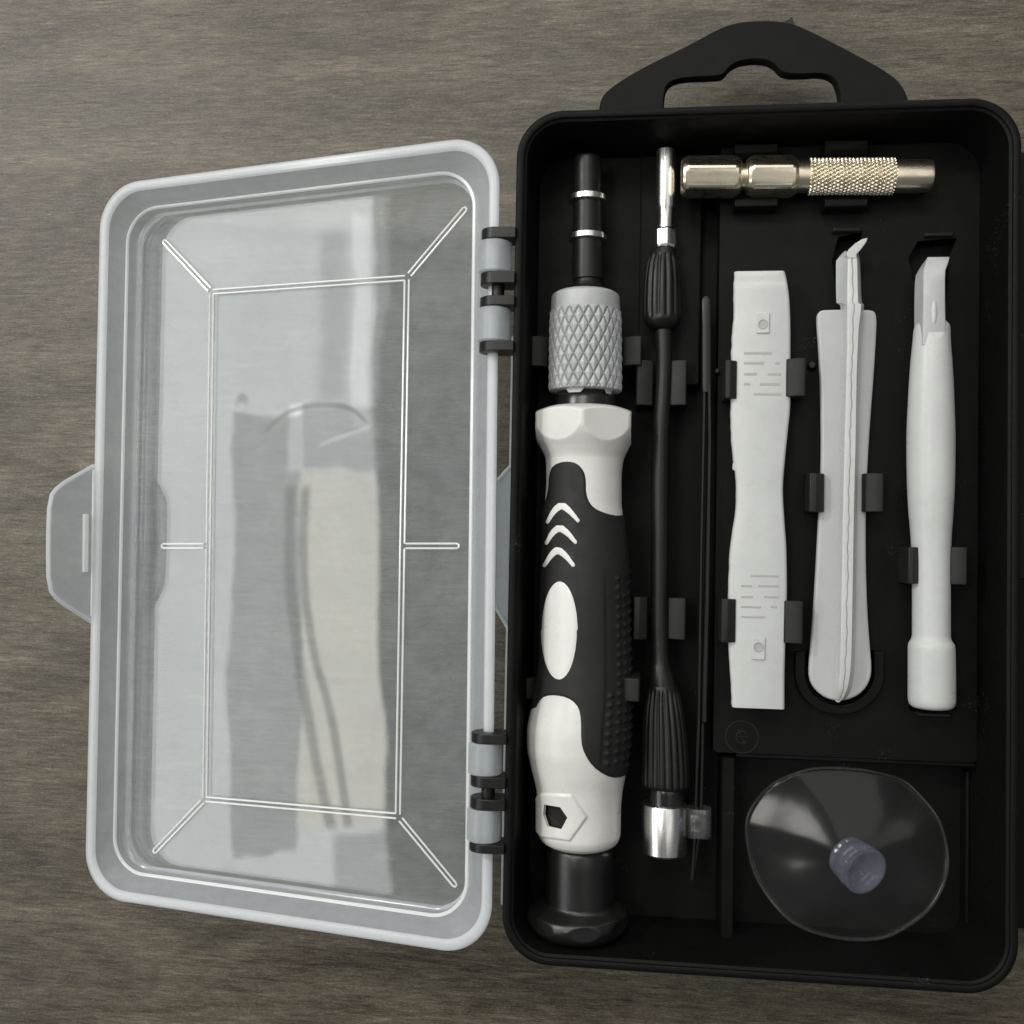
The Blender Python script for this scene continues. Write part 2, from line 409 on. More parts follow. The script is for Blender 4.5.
# clips : (px0,py0,px1,py1, side the tool is on, top z, bottom z)
def clip(x0, y0, x1, y1, side, zt, zb, m_=BLACKCLIP):
    a = at(x0, y0, zt); b = at(x1, y1, zt); xa, xb = sorted((a[0], b[0])); ya, yb = sorted((a[1], b[1]))
    # cross-section: a springy post whose head leans over the tool
    w = xb-xa
    if side in 'rl':
        P = [(0,zb),(0,zt-.10),(.05*w,zt),(.42*w,zt+.01),(.92*w,zt-.10),(w,zt-.22),(.95*w,zt-.30),(.45*w,zt-.42),(.4*w,zb)]
        if side == 'l': P = [(w-x, z) for x, z in P][::-1]
        v, f = loft([[(xa+x, ya, z) for x, z in P], [(xa+x, ya+(yb-ya)*.5, z+.004) for x, z in P], [(xa+x, yb, z) for x, z in P]])
    else:
        h = yb-ya
        P = [(0,zb),(0,zt-.08),(.1*h,zt),(.6*h,zt),(h,zt-.12),(h,zt-.2),(.5*h,zt-.3),(.5*h,zb)]
        if side == 'd': P = [(h-x, z) for x, z in P][::-1]
        v, f = loft([[(xa, ya+y, z) for y, z in P], [(xb, ya+y, z) for y, z in P]])
    obj('clip', v, f, m_, case, bevel=.022, seg=2)
for c in [(529,336,549,366,'r',-1.25,-2.0),(622,336,642,365,'l',-1.2,-2.0),(516,678,537,700,'r',-1.3,FL),(617,678,640,702,'l',-.6,FL),
          (636,360,654,405,'r',-1.3,FL),(668,360,687,405,'l',-1.3,FL),(633,597,648,640,'r',-1.3,FL),(667,598,686,640,'l',-1.3,FL),
          (725,360,738,398,'r',-.85,-1.63),(786,358,806,396,'l',-.85,-1.63),(721,599,737,643,'r',-.85,-1.63),(784,601,803,644,'l',-.85,-1.63),
          (809,473,826,512,'r',-.95,-1.63),(864,473,884,512,'l',-.95,-1.63),(908,547,922,584,'r',-.75,-1.63),(949,547,968,585,'l',-.75,-1.63)]:
    clip(*c)
for c in [(735,143,778,157,'d',-1.15,-1.63),(825,139,868,155,'d',-1.15,-1.63),(735,194,778,207,'u',-1.15,-1.63),(825,194,868,207,'u',-1.15,-1.63)]:
    clip(*c, m_=BLACK)
# small stops and cradles moulded in the bed
for z_ in ((833,227,862,231,-1.45,-1.63,.01,.02),(925,232,954,236,-1.5,-1.63,.01,.02),(918,713,952,717,-1.45,-1.63,.01,.02)):
    m = MB(); m.add(*zbox(*z_)); m.build('stop_ridge', BLACKCLIP, case, angle=30)
# U-shaped cradle round the broad end of the ridged pry tool
ang = np.linspace(math.radians(8), math.radians(172), 26)
def U(r0, r1, z): 
    P = [(840+r0*math.cos(a), 672+r0*.95*math.sin(a)) for a in ang]; Q = [(840+r1*math.cos(a), 672+r1*.95*math.sin(a)) for a in ang]
    P = [(P[0][0]+0, 652)]+P+[(P[-1][0], 652)]; Q = [(Q[0][0], 652)]+Q+[(Q[-1][0], 652)]
    return pxpoly(P+Q[::-1], z)
P = U(35, 45, -1.4); m = MB(); m.add(*prism(P, -1.63, -1.42)); m.build('cradle', BLACK, case, bevel=.02)
# moulded ring mark with a curl inside
m = MB(); c = at(742, 737, -1.61)
m.add(*tube([(c[0]+.36*math.cos(a), c[1]+.36*math.sin(a), -1.615) for a in np.linspace(0, 2*PI, 40, endpoint=False)], .016, 6, True))
m.add(*tube([(c[0]+.13*math.cos(a), c[1]+.13*math.sin(a), -1.615) for a in np.linspace(.6, 5.6, 24)], .016, 6))
m.add(*tube([(c[0]-.08, c[1]+.17, -1.615),(c[0]+.06, c[1]-.17, -1.615)], .014, 6)); m.add(*tube([(c[0]-.13, c[1], -1.615),(c[0]+.13, c[1]+.01, -1.615)], .014, 6))
m.build('moulded_mark', BLACKCLIP, case)
for (x, y, r) in ((812,365,4),(717,371,2.5)):
    c = at(x, y, -1.5); r *= cmpx(-1.5)
    v, f = loft([[(c[0]+r*k*math.cos(a), c[1]+r*k*math.sin(a), z) for a in np.linspace(0, 2*PI, 16, endpoint=False)] for z, k in ((-1.63,1.1),(-1.5,1),(-1.46,.7))])
    obj('peg', v, f, BLACKCLIP, case)
# hanging handle at the head of the case
zh_ = -1.55
outer = chaikin([(598,125),(599,100),(607,89),(640,68),(690,44),(722,26),(745,20),(784,20),(800,25),(850,50),(893,74),(905,88),(910,104),(910,125)], 2)
inner = chaikin([(664,125),(664,98),(668,84),(680,78),(712,77),(724,76),(730,66),(745,60),(766,60),(776,66),(782,74),(800,75),(822,73),(834,78),(838,88),(840,100),(840,125)], 2)
# one ring outline: both start and end at the wall, so walk out along one and back along the other
oP = [at(x, y, zh_)[:2] for x, y in outer]; iP = [at(x, y, zh_)[:2] for x, y in inner]
def resample(P, n):
    P = np.array(P); d = np.r_[0, np.cumsum(np.hypot(*np.diff(P, axis=0).T))]; t = np.linspace(0, d[-1], n)
    return np.stack([np.interp(t, d, P[:,0]), np.interp(t, d, P[:,1])], 1)
def open_ch(P): return chaikin(P, 2, closed=False)
oP = resample([at(x,y,zh_)[:2] for x,y in open_ch([(598,128),(599,102),(607,89),(640,68),(690,44),(722,26),(745,20),(784,20),(800,25),(850,50),(893,74),(905,88),(910,104),(910,128)])], 90)
iP = resample([at(x,y,zh_)[:2] for x,y in open_ch([(664,128),(664,100),(667,84),(680,78),(712,77),(724,76),(730,66),(745,60),(766,60),(776,66),(782,74),(800,75),(822,73),(834,78),(838,88),(840,100),(840,128)])], 90)
Z0, Z1 = zh_-.26, zh_
v = []; f = []
def inset(A, B, k): D = B-A; D /= np.linalg.norm(D, axis=1, keepdims=True); return A+D*k
rings = [(oP, Z0), (oP, Z1-.05), (inset(oP, iP, .04), Z1), (inset(iP, oP, .04), Z1), (iP, Z1-.05), (iP, Z0)]
for Pp, z in rings: v += [(x,y,z) for x, y in Pp]
for j in range(6):
    a = j*90; b = ((j+1) % 6)*90
    for i in range(89): f.append((a+i, a+i+1, b+i+1, b+i))
hd = obj('handle', v, f, HANDLE, case, angle=50)
m = MB(); m.add(*prism(pxpoly([(783,26),(785,21),(789,19),(792,17),(794,22),(795,27)], zh_-.02), zh_-.2, zh_-.02)); m.build('moulding_nub', SATINBLACK, hd)
# right side: latch catch and a long black slab beyond the wall
a = at(1017.5, 513, -.5); b = at(1026, 580, -.5)
m = MB(); m.add(*loft([[(x,y,z) for x,y in rr(W-.05, W+.33-d, b[1]+d, a[1]-d, .08, 4)] for z, d in ((-1.1,.05),(-.5,0),(-.45,.03))])); m.build('latch_catch', BLACK, case, angle=30)
a = at(1024, 152, -1.9); b = at(1024, 929, -1.9)
m = MB(); m.add(*loft([[(x,y,z) for x,y in rr(W-.3, W+1.75-d, b[1]+d, a[1]-d, .12, 4)] for z, d in ((-2.35,.05),(-1.93,0),(-1.9,.03))])); m.build('side_slab', BLACK, case, angle=30)

# hinge brackets (black) and barrels (clear, on the lid)
HX, HZ, HR = at(494.5, 290, -.2)[0], -.22, .37
def hx_at(py): return at(495.5 - (py-300)*.0155, py, HZ)
def yspan(p0, p1): return at(495, p0, HZ+.15)[1], at(495, p1, HZ+.15)[1]
def dshape(cx, r, y0, y1, wallx):
    P = [(wallx, HZ+r*.92)]+[(cx+r*math.cos(a), HZ+r*math.sin(a)) for a in np.linspace(PI*.5, PI*1.5, 18)]+[(wallx, HZ-r)]
    return loft([[(x, y, z) for x, z in P] for y in (y0, y1)])
for grp in (((229,240),(273,285),(297,307),(342,352)), ((733,743),(776,787),(798,809),(843,852))):
    for (p0, p1) in grp:
        y1, y0 = yspan(p0, p1); m = MB(); m.add(*dshape(HX+.03, .345, y0, y1, .03)); m.build('hinge_bracket', SATINBLACK, case, bevel=.02)
    y1, y0 = yspan(grp[1][1]-1, grp[2][0]+1); m = MB()
    m.add(*tube([(HX+.07, y0, HZ), (HX+.07, y1, HZ)], .15, 16)); m.build('hinge_pin', SATINBLACK, case)

# lower lid on the far face of the case: thin frosted edge and its latch tab
lowlid = None
m = MB()
m.add(*loft([[(x,y,z) for x,y in rr(-.06+d, W-.25-d, H0+.3+d, H1-.3-d, .9, 10)] for z, d in ((TZ+.01,.35),(TZ+.05,.2),(-2.66,.0),(-2.40,0))], cap1=False))
lowlid = m.build('lower_lid', LIDWALL, case)
ex = at(508.5, 620, -2.3)[0]
ya, yb = at(500, 336, -2.3)[1], at(500, 905, -2.3)[1]
m = MB(); m.add(*loft([[(x,y,z) for x,y in rr(ex-.06, ex+.05, yb, ya, .04, 3)] for z in (-2.42,-2.3)])); m.build('rim', RIMM, lowlid, bevel=.015)
P = [(511,466),(505,472),(499,479),(493,483),(491,602),(495,606),(501,616),(510,632)]
pts = np.array([at(x, y, -2.3-.0)[:2] for x, y in P]); 
m = MB(); m.add(*prism(ccw(pts), -2.40, -2.30)); m.build('latch_tab', BARREL, lowlid, bevel=.03)
e_ = [at(x, y, -2.3) for x, y in P[0:1]+P[1:-1]+P[-1:]]
m = MB(); m.add(*tube([(p[0], p[1], -2.29) for p in e_], .045, 8)); m.build('tab_edge', RIMM, lowlid)

# ------------------------------------------------------------------ the open lid
th, xh, zh, Wl, Ll, y0_, ps = .197, -.331, -.165, 10.577, 17.818, -.192, .009
pv = np.array([xh, y0_, zh])
Rz = np.array([[math.cos(ps),-math.sin(ps),0],[math.sin(ps),math.cos(ps),0],[0,0,1]])
AU = Rz @ np.array([-math.cos(th), 0, -math.sin(th)]); AV = Rz @ np.array([0,1.0,0]); AN = Rz @ np.array([-math.sin(th),0,math.cos(th)])
def taper(u, v): return v*(1.0045-.0125*u/Wl)
def lw(u, v, w): return pv+AU*u+AV*taper(u, v)+AN*w
def lid_uv(px, py, w):
    p = at_plane(px, py, pv+AN*w, AN)-pv; u = p@AU; vv = p@AV
    return u, vv/(1.0045-.0125*u/Wl)
def lr(ins, w, r, n=12): return [lw(x, y, w) for x, y in rr(ins, Wl-ins, -Ll/2+ins, Ll/2-ins, r, n)]
D = -1.08
def lq(ih, if_, iy, w, r, n=12): return [lw(x, y, w) for x, y in rr(ih, Wl-if_, -Ll/2+iy, Ll/2-iy, r, n)]
loops = [lq(1.0,.30,.50, D-.085,.75), lq(.90,.22,.42, D-.07,.82), lq(.82,.16,.36, D,.86), lq(.14,.10,.12,-.20,1.0), lr(.03,-.15,1.1), lr(.0,-.10,1.12), lr(.0,-.05,1.12),
         lr(.16,-.05,.98), lq(.20,.19,.19,-.12,.96), lq(.30,.20,.25,-.28,.93), lq(.80,.22,.40,-.74,.88), lq(.86,.23,.42, D+.05,.86), lq(.90,.27,.46, D+.01,.84), lq(.96,.34,.52, D,.78)]
n_ = len(loops[0])
v, f = loft(loops)
# walls and panel have the two finishes of the moulding
fm = [1]*(n_*(len(loops)-1))+[0, 0]
lid = obj('lid', v, f, LID, case, mats=[LIDWALL], fm=fm, angle=35)
# thick rolled lip
v, f = loft([lr(.0,-.05,1.12), lr(-.015,-.02,1.13), lr(.0,.03,1.12), lr(.05,.055,1.08), lr(.16,.055,.98), lr(.215,.01,.94), lr(.22,-.05,.94)], close=True)
obj('rim', v, f, RIMM, lid, angle=80)
# white bead painting the bright line where wall meets panel
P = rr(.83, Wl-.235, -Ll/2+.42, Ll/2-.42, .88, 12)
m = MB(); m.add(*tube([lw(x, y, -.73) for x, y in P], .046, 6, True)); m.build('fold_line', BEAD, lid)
P = rr(.19, Wl-.19, -Ll/2+.19, Ll/2-.19, .97, 12)
# moulded ribs on the panel (each drawn as two white beads, painted highlights of its edges)
corners = dict(TL=(212,292), TR=(407,278), BL=(205,799), BR=(398,816))
q = {k: np.array(lid_uv(*p_, D)) for k, p_ in corners.items()}
ends = dict(TL=(164,241), TR=(466,208), BL=(154,852), BR=(456,886))
e = {k: np.array(lid_uv(*p_, D)) for k, p_ in ends.items()}
gp = .055
def off(a, b, d): t = (b-a)/np.linalg.norm(b-a); return np.array([t[1], -t[0]])*d
ribs = MB(); bands = MB()
def line(P, r=.025): ribs.add(*tube([lw(x, y, D+.012) for x, y in P], r, 6))
cen = sum(q.values())/4
def shr(k, s): 
    d = np.sign(q[k]-cen)*s; return q[k]+d
order = ['TL','TR','BR','BL']
# inner ring closed, outer ring opened where the diagonals leave
for s in (-gp, gp):
    R4 = [shr(k, s) for k in order]
    for i in range(4):
        a, b = R4[i], R4[(i+1) % 4]; t = (b-a)/np.linalg.norm(b-a)
        a2, b2 = (a+t*.1, b-t*.1) if s > 0 else (a, b)
        side = i
        if s > 0 and i in (1, 3):           # gaps at the short middle ribs
            mid = np.array(lid_uv(404 if i == 1 else 206, 546, D)); 
            mp = a2+(b2-a2)*((mid-a2)@(b2-a2)/((b2-a2)@(b2-a2)))
            line([a2, mp-t*gp]); line([mp+t*gp, b2])
        else: line([a2, b2])
    pass
for k in order:
    a = q[k]; b = e[k]; o_ = off(a, b, gp); t = (b-a)/np.linalg.norm(b-a)
    line([a+o_+t*.10, b+o_-t*.05, b+o_*.5, b-o_*.5, b-o_-t*.05, a-o_+t*.10])
for i, (sx, ex_) in ((1, (406, 459)), (3, (204, 162))):
    a = np.array(lid_uv(sx, 546, D)); b = np.array(lid_uv(ex_, 546, D)); o_ = off(a, b, gp); t = (b-a)/np.linalg.norm(b-a)
    line([a+o_, b+o_-t*.05, b+o_*.5, b-o_*.5, b-o_-t*.05, a-o_])
ribs.build('rib_edge_highlights', BEAD, lid)
# latch tab standing up from the far edge
TD = AN*.965+AU*.26
def lt(h, px_, py_): 
    u0 = Wl; p = pv+AU*u0; 
    nrm = np.cross(TD, AV); nrm /= np.linalg.norm(nrm)
    return at_plane(px_, py_, p+AN*.0, nrm)
P = chaikin([(95,466),(84,472),(60,486),(51,498),(49.5,540),(50,588),(60,601),(84,616),(93,622)], 1, closed=False)
T = np.array([lt(0, x, y) for x, y in P]); nrm = np.cross(TD, AV); nrm /= np.linalg.norm(nrm); nrm *= np.sign(nrm@AU)
v, f = loft([[p for p in T], [p+nrm*.1 for p in T]])
latch = obj('latch', v, f, LIDWALL, lid, bevel=.02)
m = MB(); m.add(*tube([p+nrm*.05 for p in T], .055, 8)); m.build('latch_edge', RIMM, latch)
m = MB(); m.add(*tube([lt(0,93.5,470), lt(0,91.5,616)], .03, 6)); m.build('latch_fold', BEAD, latch)
a, b = lt(0,84.5,514), lt(0,84,572); 
m = MB(); c_ = TD/np.linalg.norm(TD)
v, f = loft([[p+c_*s1*.055-nrm*d for s1 in (-1,1) for d in ((0,.10) if s1 < 0 else (.10,0))] for p in (a, b)]); m.add(v, f); m.build('catch_ridge', BEAD, latch, bevel=.01)
# clear barrels
for (p0, p1) in ((240,273),(307,342),(743,776),(809,843)):
    y1, y0 = yspan(p0+.5, p1-.5); cx = HX-.005
    v, f = loft([[(cx+r*math.cos(a), y, HZ+r*math.sin(a)) for a in np.linspace(0, 2*PI, 36, endpoint=False)] for y, r in ((y0,HR-.04),(y0+.03,HR),(y1-.03,HR),(y1,HR-.04))])
    obj('hinge_barrel', v, f, BARREL, lid, angle=50)

# ================================================================== DRIVER
ZD = -1.2
drv = empty('screwdriver', tuple(at(585, 640, ZD-1)), 'thick white and black screwdriver with grey knurled collar and two silver rings', 'screwdriver')
def poly_shape(nf, a, pys, amt0=1.0):
    def g(rad, th_, py):
        k = np.cos(PI/nf)/np.cos(((th_-a) % (2*PI/nf))-PI/nf)
        w = np.interp(py, *pys)*amt0
        return rad*(1-w+w*k*1.03)
    return g
body = Lathe([(403,560,608),(404,549,619),(406,543,626),(409,536,633),(413,531,637.5),(426,531,637),(433,533,635),(439,536,632),(447,541,628),(458,545.5,623.5),(478,546,621.5),(500,545,621.5),(515,543.5,623),(540,543,626),(600,541,629),
              (660,540,630),(695,536,631),(718,530.5,630.5),(738,527,630),(752,527,629),(772,530.5,626.5),(798,536.5,622),(815,538,620.5),(840,538,620),(848,541,617.5),(853,548,611),(856,556,602)],
             ZD, per=1.2, shape=lambda rad, t_, py: np.where(py < 470, np.minimum(rad, 46.8*cmpx(ZD)/np.cos(((t_-PI/2) % (PI/3))-PI/6)), rad))
G = body.grid(260); PX, PY = proj(G)
hexh = [(546,804),(561,806.5),(568,817),(562,829),(549,826),(545,814)]
fh = -sd_poly(PX, PY, hexh)
fh = np.where(G[...,2] > ZD, fh, 9)
V_, F_ = patch(G, fh, np.zeros(PX.shape))
nb = len(V_)
handle = obj('handle', V_, F_, WHITE, drv, angle=60)
for py_, nm in ((403,'a'),(856,'b')):
    pass
# hexagonal socket
def surf_at(px_, py_, lift=0):
    k = np.argmin(np.where(G[...,2] > ZD, (PX-px_)**2+(PY-py_)**2, 1e9)); j, i = divmod(k, PX.shape[1]); return G[j, i]
hp = [surf_at(x, y) for x, y in hexh]; nrm_h = np.mean(hp, 0)-np.array([body.c[np.argmin(abs(body.py-816))][0], np.mean(hp,0)[1], ZD]); nrm_h /= np.linalg.norm(nrm_h)
v, f = loft([hp, [p-nrm_h*.09 for p in hp]], cap0=False)
obj('hex_socket', v, f, BLACKCLIP, handle, smooth=False)
# grip
gp_poly = chaikin([(543,508),(548,492),(549,474),(553,465),(565,461),(577,463),(584,471),(586,480),(586,494),(590,504),(597,510),(608,514),(618,516),(626,514),(660,512),(660,772),(629,774),(617,778.5),(605,775.5),(592,766),(584,753),(581,742),(581,720),(579,708),(572,700),(562,696),(550,695),(541,698),(535,710),(500,716),(500,514)], 1)
fg = sd_poly(PX, PY, gp_poly)
chev = [([(548.5,522),(555,510.5),(562.5,505),(570,511),(578,520.5)],), ([(547.5,543),(553.5,532.5),(560.5,527.5),(568,533),(575.5,542)],), ([(545.5,565.5),(552.5,554.5),(558.5,549.5),(566,555.5),(573.5,565)],)]
def sd_line(P, r0, r1):
    d = np.full(PX.shape, -1e9)
    P = chaikin(P, 1, closed=False)
    for i in range(len(P)-1):
        ax, ay = P[i]; bx, by = P[i+1]; ex, ey = bx-ax, by-ay
        t = np.clip(((PX-ax)*ex+(PY-ay)*ey)/(ex*ex+ey*ey), 0, 1); s = (i+t)/(len(P)-1); rad = r0+(r1-r0)*np.sin(PI*s)**2
        d = np.maximum(d, rad-np.hypot(PX-ax-t*ex, PY-ay-t*ey))
    return d
up = G[...,2] > ZD-.15
fe = np.where(up, 1-np.sqrt(((PX-560-np.where(PY>630,-.4,.4))/18.2)**2+((PY-630.5)/51.5)**2), -1)*16
# textured thumb panel: rows of short studs
pan = np.minimum(PX-592, 634-PX)
cx_ = 612-(PY-650)*.02
rowp = 9.6; ry = np.abs(((PY-528) % rowp)-rowp/2)
ang_ = np.arctan2(G[...,2]-ZD, G[...,0]-body.c[:,0,None])
studs = np.zeros(PX.shape)
for k, a_ in enumerate((.95, .72, .49, .26, .03)):
    lo = (525, 575, 590, 575, 560)[k] if k else 615; hi = 776
    if k == 0: lo = 690
    if k == 1: lo = 570
    w_ = np.exp(-((ang_-a_)/.055)**2)*np.exp(-((np.abs(((PY-528+k*2.2) % rowp)-rowp/2))/2.1)**2)
    studs += w_*sstep(PY, lo, lo+4)*(1-sstep(PY, hi-12, hi-6))
pan_in = sstep(np.minimum(1.12-ang_, ang_+.4), 0, .06)*sstep(PY, 566, 590)*(1-sstep(PY, 756, 770))
offg = .030*sstep(fg, 0, 2.2) - .022*pan_in*sstep(fg, 2, 5) + .048*studs*(fg > 4)
V_, F_ = patch(G, fg, offg)
grip = obj('rubber_grip', V_, F_, RUBBER, handle, angle=50)
for c_ in chev:
    fc = np.where(up, sd_line(c_[0], 2.1, 3.6), -9)
    V_, F_ = patch(G, fc, .026+.016*sstep(fc, 0, 1.2)); obj('chevron', V_, F_, INLAY, grip, angle=60)
V_, F_ = patch(G, fe, .026+.022*sstep(fe, 0, 3)); obj('oval_inlay', V_, F_, INLAY, grip, angle=60)
# hexagonal boss round the socket
boss = [(540,792),(572,793.5),(588,817),(570.5,842),(541,838),(520,815)]
fb = np.where(up, np.minimum(sd_poly(PX, PY, boss), -sd_poly(PX, PY, hexh)), -9)
V_, F_ = patch(G, fb, .045*sstep(sd_poly(PX, PY, boss), 0, 2.5)+.002); obj('hex_boss', V_, F_, WHITE, handle, angle=50)
# end closures
for row in (0, -1):
    n = G.shape[1]; ring = G[row]; v = list(ring); obj('end_face', v+[ring.mean(0)], [(i, (i+1) % n, n) for i in range(n)], WHITE, handle)
# cap at the foot, turned with oval thumb flats
def capshape(rad, th_, py):
    r = rad.copy()
    for k in range(7):
        a = math.radians(130+360/7*k); d = np.cos(th_-a); cut = np.interp(py, [906,914,946], [1.12,1.09,1.075])
        r = np.minimum(r, np.where(d > .15, cut/np.maximum(d, .15), 9))
    return r
capl = Lathe([(852,556,604),(854,549,610),(858,547.5,612.5),(870,546.5,613.5),(910,546,613.5),(913,544,615),(916,537,620),(919.5,529,625.5),(926,526,627),(934,529,625),(941,536,618.5),(946,548,607),(948,560,595)], ZD-.05, per=.8, shape=capshape)
cap = obj('end_cap', *capl.mesh(180), CAPBLACK, drv, angle=35)
# knurled collar
def knurl(rad, th_, py):
    a = th_/(2*PI)*22; b = (py-308)/19.0
    d1 = np.abs(((a+b) % 1)-.5)*2; d2 = np.abs(((a-b) % 1)-.5)*2
    g = np.minimum(1-d1, 1-d2); h = sstep(g, .0, .22)*.6+ (np.clip(g, 0, 1))*.5
    w = sstep(py, 307, 310)*(1-sstep(py, 387.5, 388.5))
    return rad-w*.075*(1-h)+w*.02
col = Lathe([(284,578,600),(286,566,606),(289,555,616),(292,551.5,619.5),(296,551,620),(307,550.5,620.5),(310,550,621),(388,549,621.5),(389,551,619),(389.6,560,610)], ZD, per=.55, shape=knurl)
obj('knurled_collar', *col.mesh(420), GREYMETAL, drv, angle=50)
ck = Lathe([(387,560,611),(392,557,613),(397,555,616),(405,553,617)], ZD, per=2); ckm = obj('chuck', *ck.mesh(48), GLOSSBLACK, drv)
for a0, a1 in ((88, 128),(28, 52)):
    aa = np.radians(np.linspace(a0, a1, 9)); Gc = []
    for py_, ext in ((388.5,1),(392,.93),(396.5,.55)):
        c_ = at(585.5, py_, ZD); r_ = 30*cmpx(ZD)+.02; mid = math.radians((a0+a1)/2)
        Gc.append([(c_[0]+r_*math.cos(mid+(a-mid)*ext), c_[1], c_[2]+r_*math.sin(mid+(a-mid)*ext)) for a in aa])
    Gc = np.array(Gc); v = list(Gc.reshape(-1,3)); v2 = [p+np.array([0,0,-.06]) for p in v]; n = 9
    f = [(j*n+i, j*n+i+1, (j+1)*n+i+1, (j+1)*n+i) for j in range(2) for i in range(8)]; k = len(v)
    f += [tuple(x+k for x in q_)[::-1] for q_ in f]
    obj('chuck_jaw', v+v2, f, GREYMETAL, ckm, smooth=False)
# bit holder shaft
sh = Lathe([(152.5,579,597),(153.5,574,601),(156,573,602),(190,573,602.5),(231,572.5,603),(272,572,603.5),(277,572,603.5),(278,574,602),(281,574,602),(282,571.5,604.5),(284,572,604),(288,566,608)], -1.15, per=2)
shaft = obj('shaft', *sh.mesh(56), SATINBLACK, drv, angle=35)
for p0 in (192.5, 231.5):
    rg = Lathe([(p0,574,602),(p0+.3,569.5,605.5),(p0+1,568.5,606.5),(p0+6,568.5,606.5),(p0+6.7,569.5,605.5),(p0+7,574,602)], -1.15, smooth=False)
    obj('ring', *rg.mesh(56), STEEL, shaft, angle=35)

# ================================================================== SLIM DRIVER
ZS = -1.45
slim = empty('slim_driver', tuple(at(662, 500, ZS-.6)), 'long thin black driver with ribbed ends, a flat silver tip and a shiny silver foot', 'screwdriver')
stem = Lathe([(320,655,673),(328,655,672.5),(360,656,672.5),(400,654.5,671),(430,652.5,669.5),(480,651,669),(560,651,668.5),(620,651,668),(650,651.5,668.5),(664,651,670),(668,650,671.5),(680,648.5,676),(694,648,678)], ZS, per=5)
def flute(n, amt, lo, hi):
    def g(rad, th_, py):
        w = sstep(py, lo, lo+5)*(1-sstep(py, hi-4, hi)); return rad-w*amt*(.5+.5*np.cos(th_*n))**2
    return g
obj('stem', *stem.mesh(40), SATINBLACK, slim, angle=50)
top = Lathe([(244,657,672),(246,652,675),(250,650,676),(262,646,679),(280,643.5,681),(305,642.5,681.5),(318,643.5,681),(324,647,678),(328,653,674)], ZS, per=2, shape=flute(14, .035, 252, 318))
obj('ribbed_head', *top.mesh(168), SATINBLACK, slim, angle=60)
low = Lathe([(684,650,676),(690,647.5,678.5),(705,644.5,682),(725,642.5,685.5),(750,641.5,688),(780,641,689.5),(788,641.5,689.5),(790,645,686)], ZS, per=3, shape=flute(20, .035, 690, 792))
obj('ribbed_grip', *low.mesh(200), SATINBLACK, slim, angle=60)
nk = Lathe([(788,649,683),(791,648,684.5),(805,648,684.5),(809,648,684)], ZS, per=3); obj('glossy_neck', *nk.mesh(48), GLOSSBLACK, slim)
ft = Lathe([(806,646,683),(806.6,642.5,686.5),(808,641.8,687),(855,642.2,686.6),(857,643.5,685.5),(858,648,681)], ZS, smooth=False); obj('steel_foot', *ft.mesh(64), STEEL, slim, angle=30)
cl = Lathe([(226,659,672),(227,655.5,675),(229,654.5,676),(244,654.5,676),(247,656,674)], ZS, smooth=False, shape=poly_shape(6, .3, ([0,2000],[1,1]))); obj('hex_shank', *cl.mesh(36), STEEL, slim, angle=20)
a = [at(x, 0, ZS)[0] for x in (656, 675.5, 657.5, 673.5)]; yy = [at(664, y, ZS)[1] for y in (148, 208, 229)]
m = MB()
tipl = Lathe([(147.5,658,674),(149,656,676),(205,656,675.5),(208,657.5,674),(216,658,673.5),(227,657,673.5)], ZS, smooth=False)
def tipshape(rad, th_, py):       # a rod with a slot milled into its upper face
    flat = np.where(np.abs(np.sin(th_)) > .3, 1, 1); z = np.abs(np.sin(th_)); lim = .30/np.maximum(z, .05)
    return np.where(py < 207, np.minimum(rad, np.maximum(lim*rad*2.4, rad*.6)), rad)

tip = obj('flat_tip', *tipl.mesh(72), STEEL, slim, angle=30)

# ================================================================== TWEEZERS
ZT = -1.35
tw = empty('tweezers', tuple(at(703, 560, ZT-.1)), 'thin black metal tweezers with two narrow arms lying beside the slim black driver', 'tweezers')
def strip(rows, zt, zb, taperend=True):
    """long narrow blade; rows: (py, x0, x1, z shift)"""
    L_ = []
    for r in rows:
        py_, x0, x1 = r[:3]; dz = r[3] if len(r) > 3 else 0
        a = at(x0, py_, zt+dz); b = at(x1, py_, zt+dz)
        L_.append([(a[0],a[1],zb+dz),(b[0],b[1],zb+dz),(b[0],b[1],zt+dz-.02),((b[0]*.8+a[0]*.2),b[1],zt+dz),((b[0]*.2+a[0]*.8),a[1],zt+dz),(a[0],a[1],zt+dz-.02)])
    return loft(L_)
m = MB(); m.add(*strip([(296,704,708),(299,702,711),(330,702.5,711),(385,702.5,711.5),(392,703,711)], ZT+.02, ZT-.35)); m.build('joined_end', SATINBLACK, tw, bevel=.008)
m = MB(); m.add(*strip([(384,703,706),(440,702,705),(520,700.5,703.2),(600,699,702),(700,697.5,700.8),(724,697,700.5),(760,695.5,699),(800,694.5,697.5),(840,693,696),(880,690,694)], ZT, ZT-.3)); m.build('arm', SATINBLACK, tw)
m = MB(); m.add(*strip([(384,707.5,711),(440,708,711.5),(520,706.5,710.5),(600,705,709.5),(700,702.5,707),(722,702,707)], ZT+.03, ZT-.3))
m.add(*strip([(723,701,704.5),(760,700.5,704),(800,699.5,703),(840,696.5,700),(880,691,694.5)], ZT-.08, ZT-.3)); m.build('arm', SATINBLACK, tw)
P = [(684.5,808),(700,810),(712,808),(712.5,837),(699,838),(686,835)]
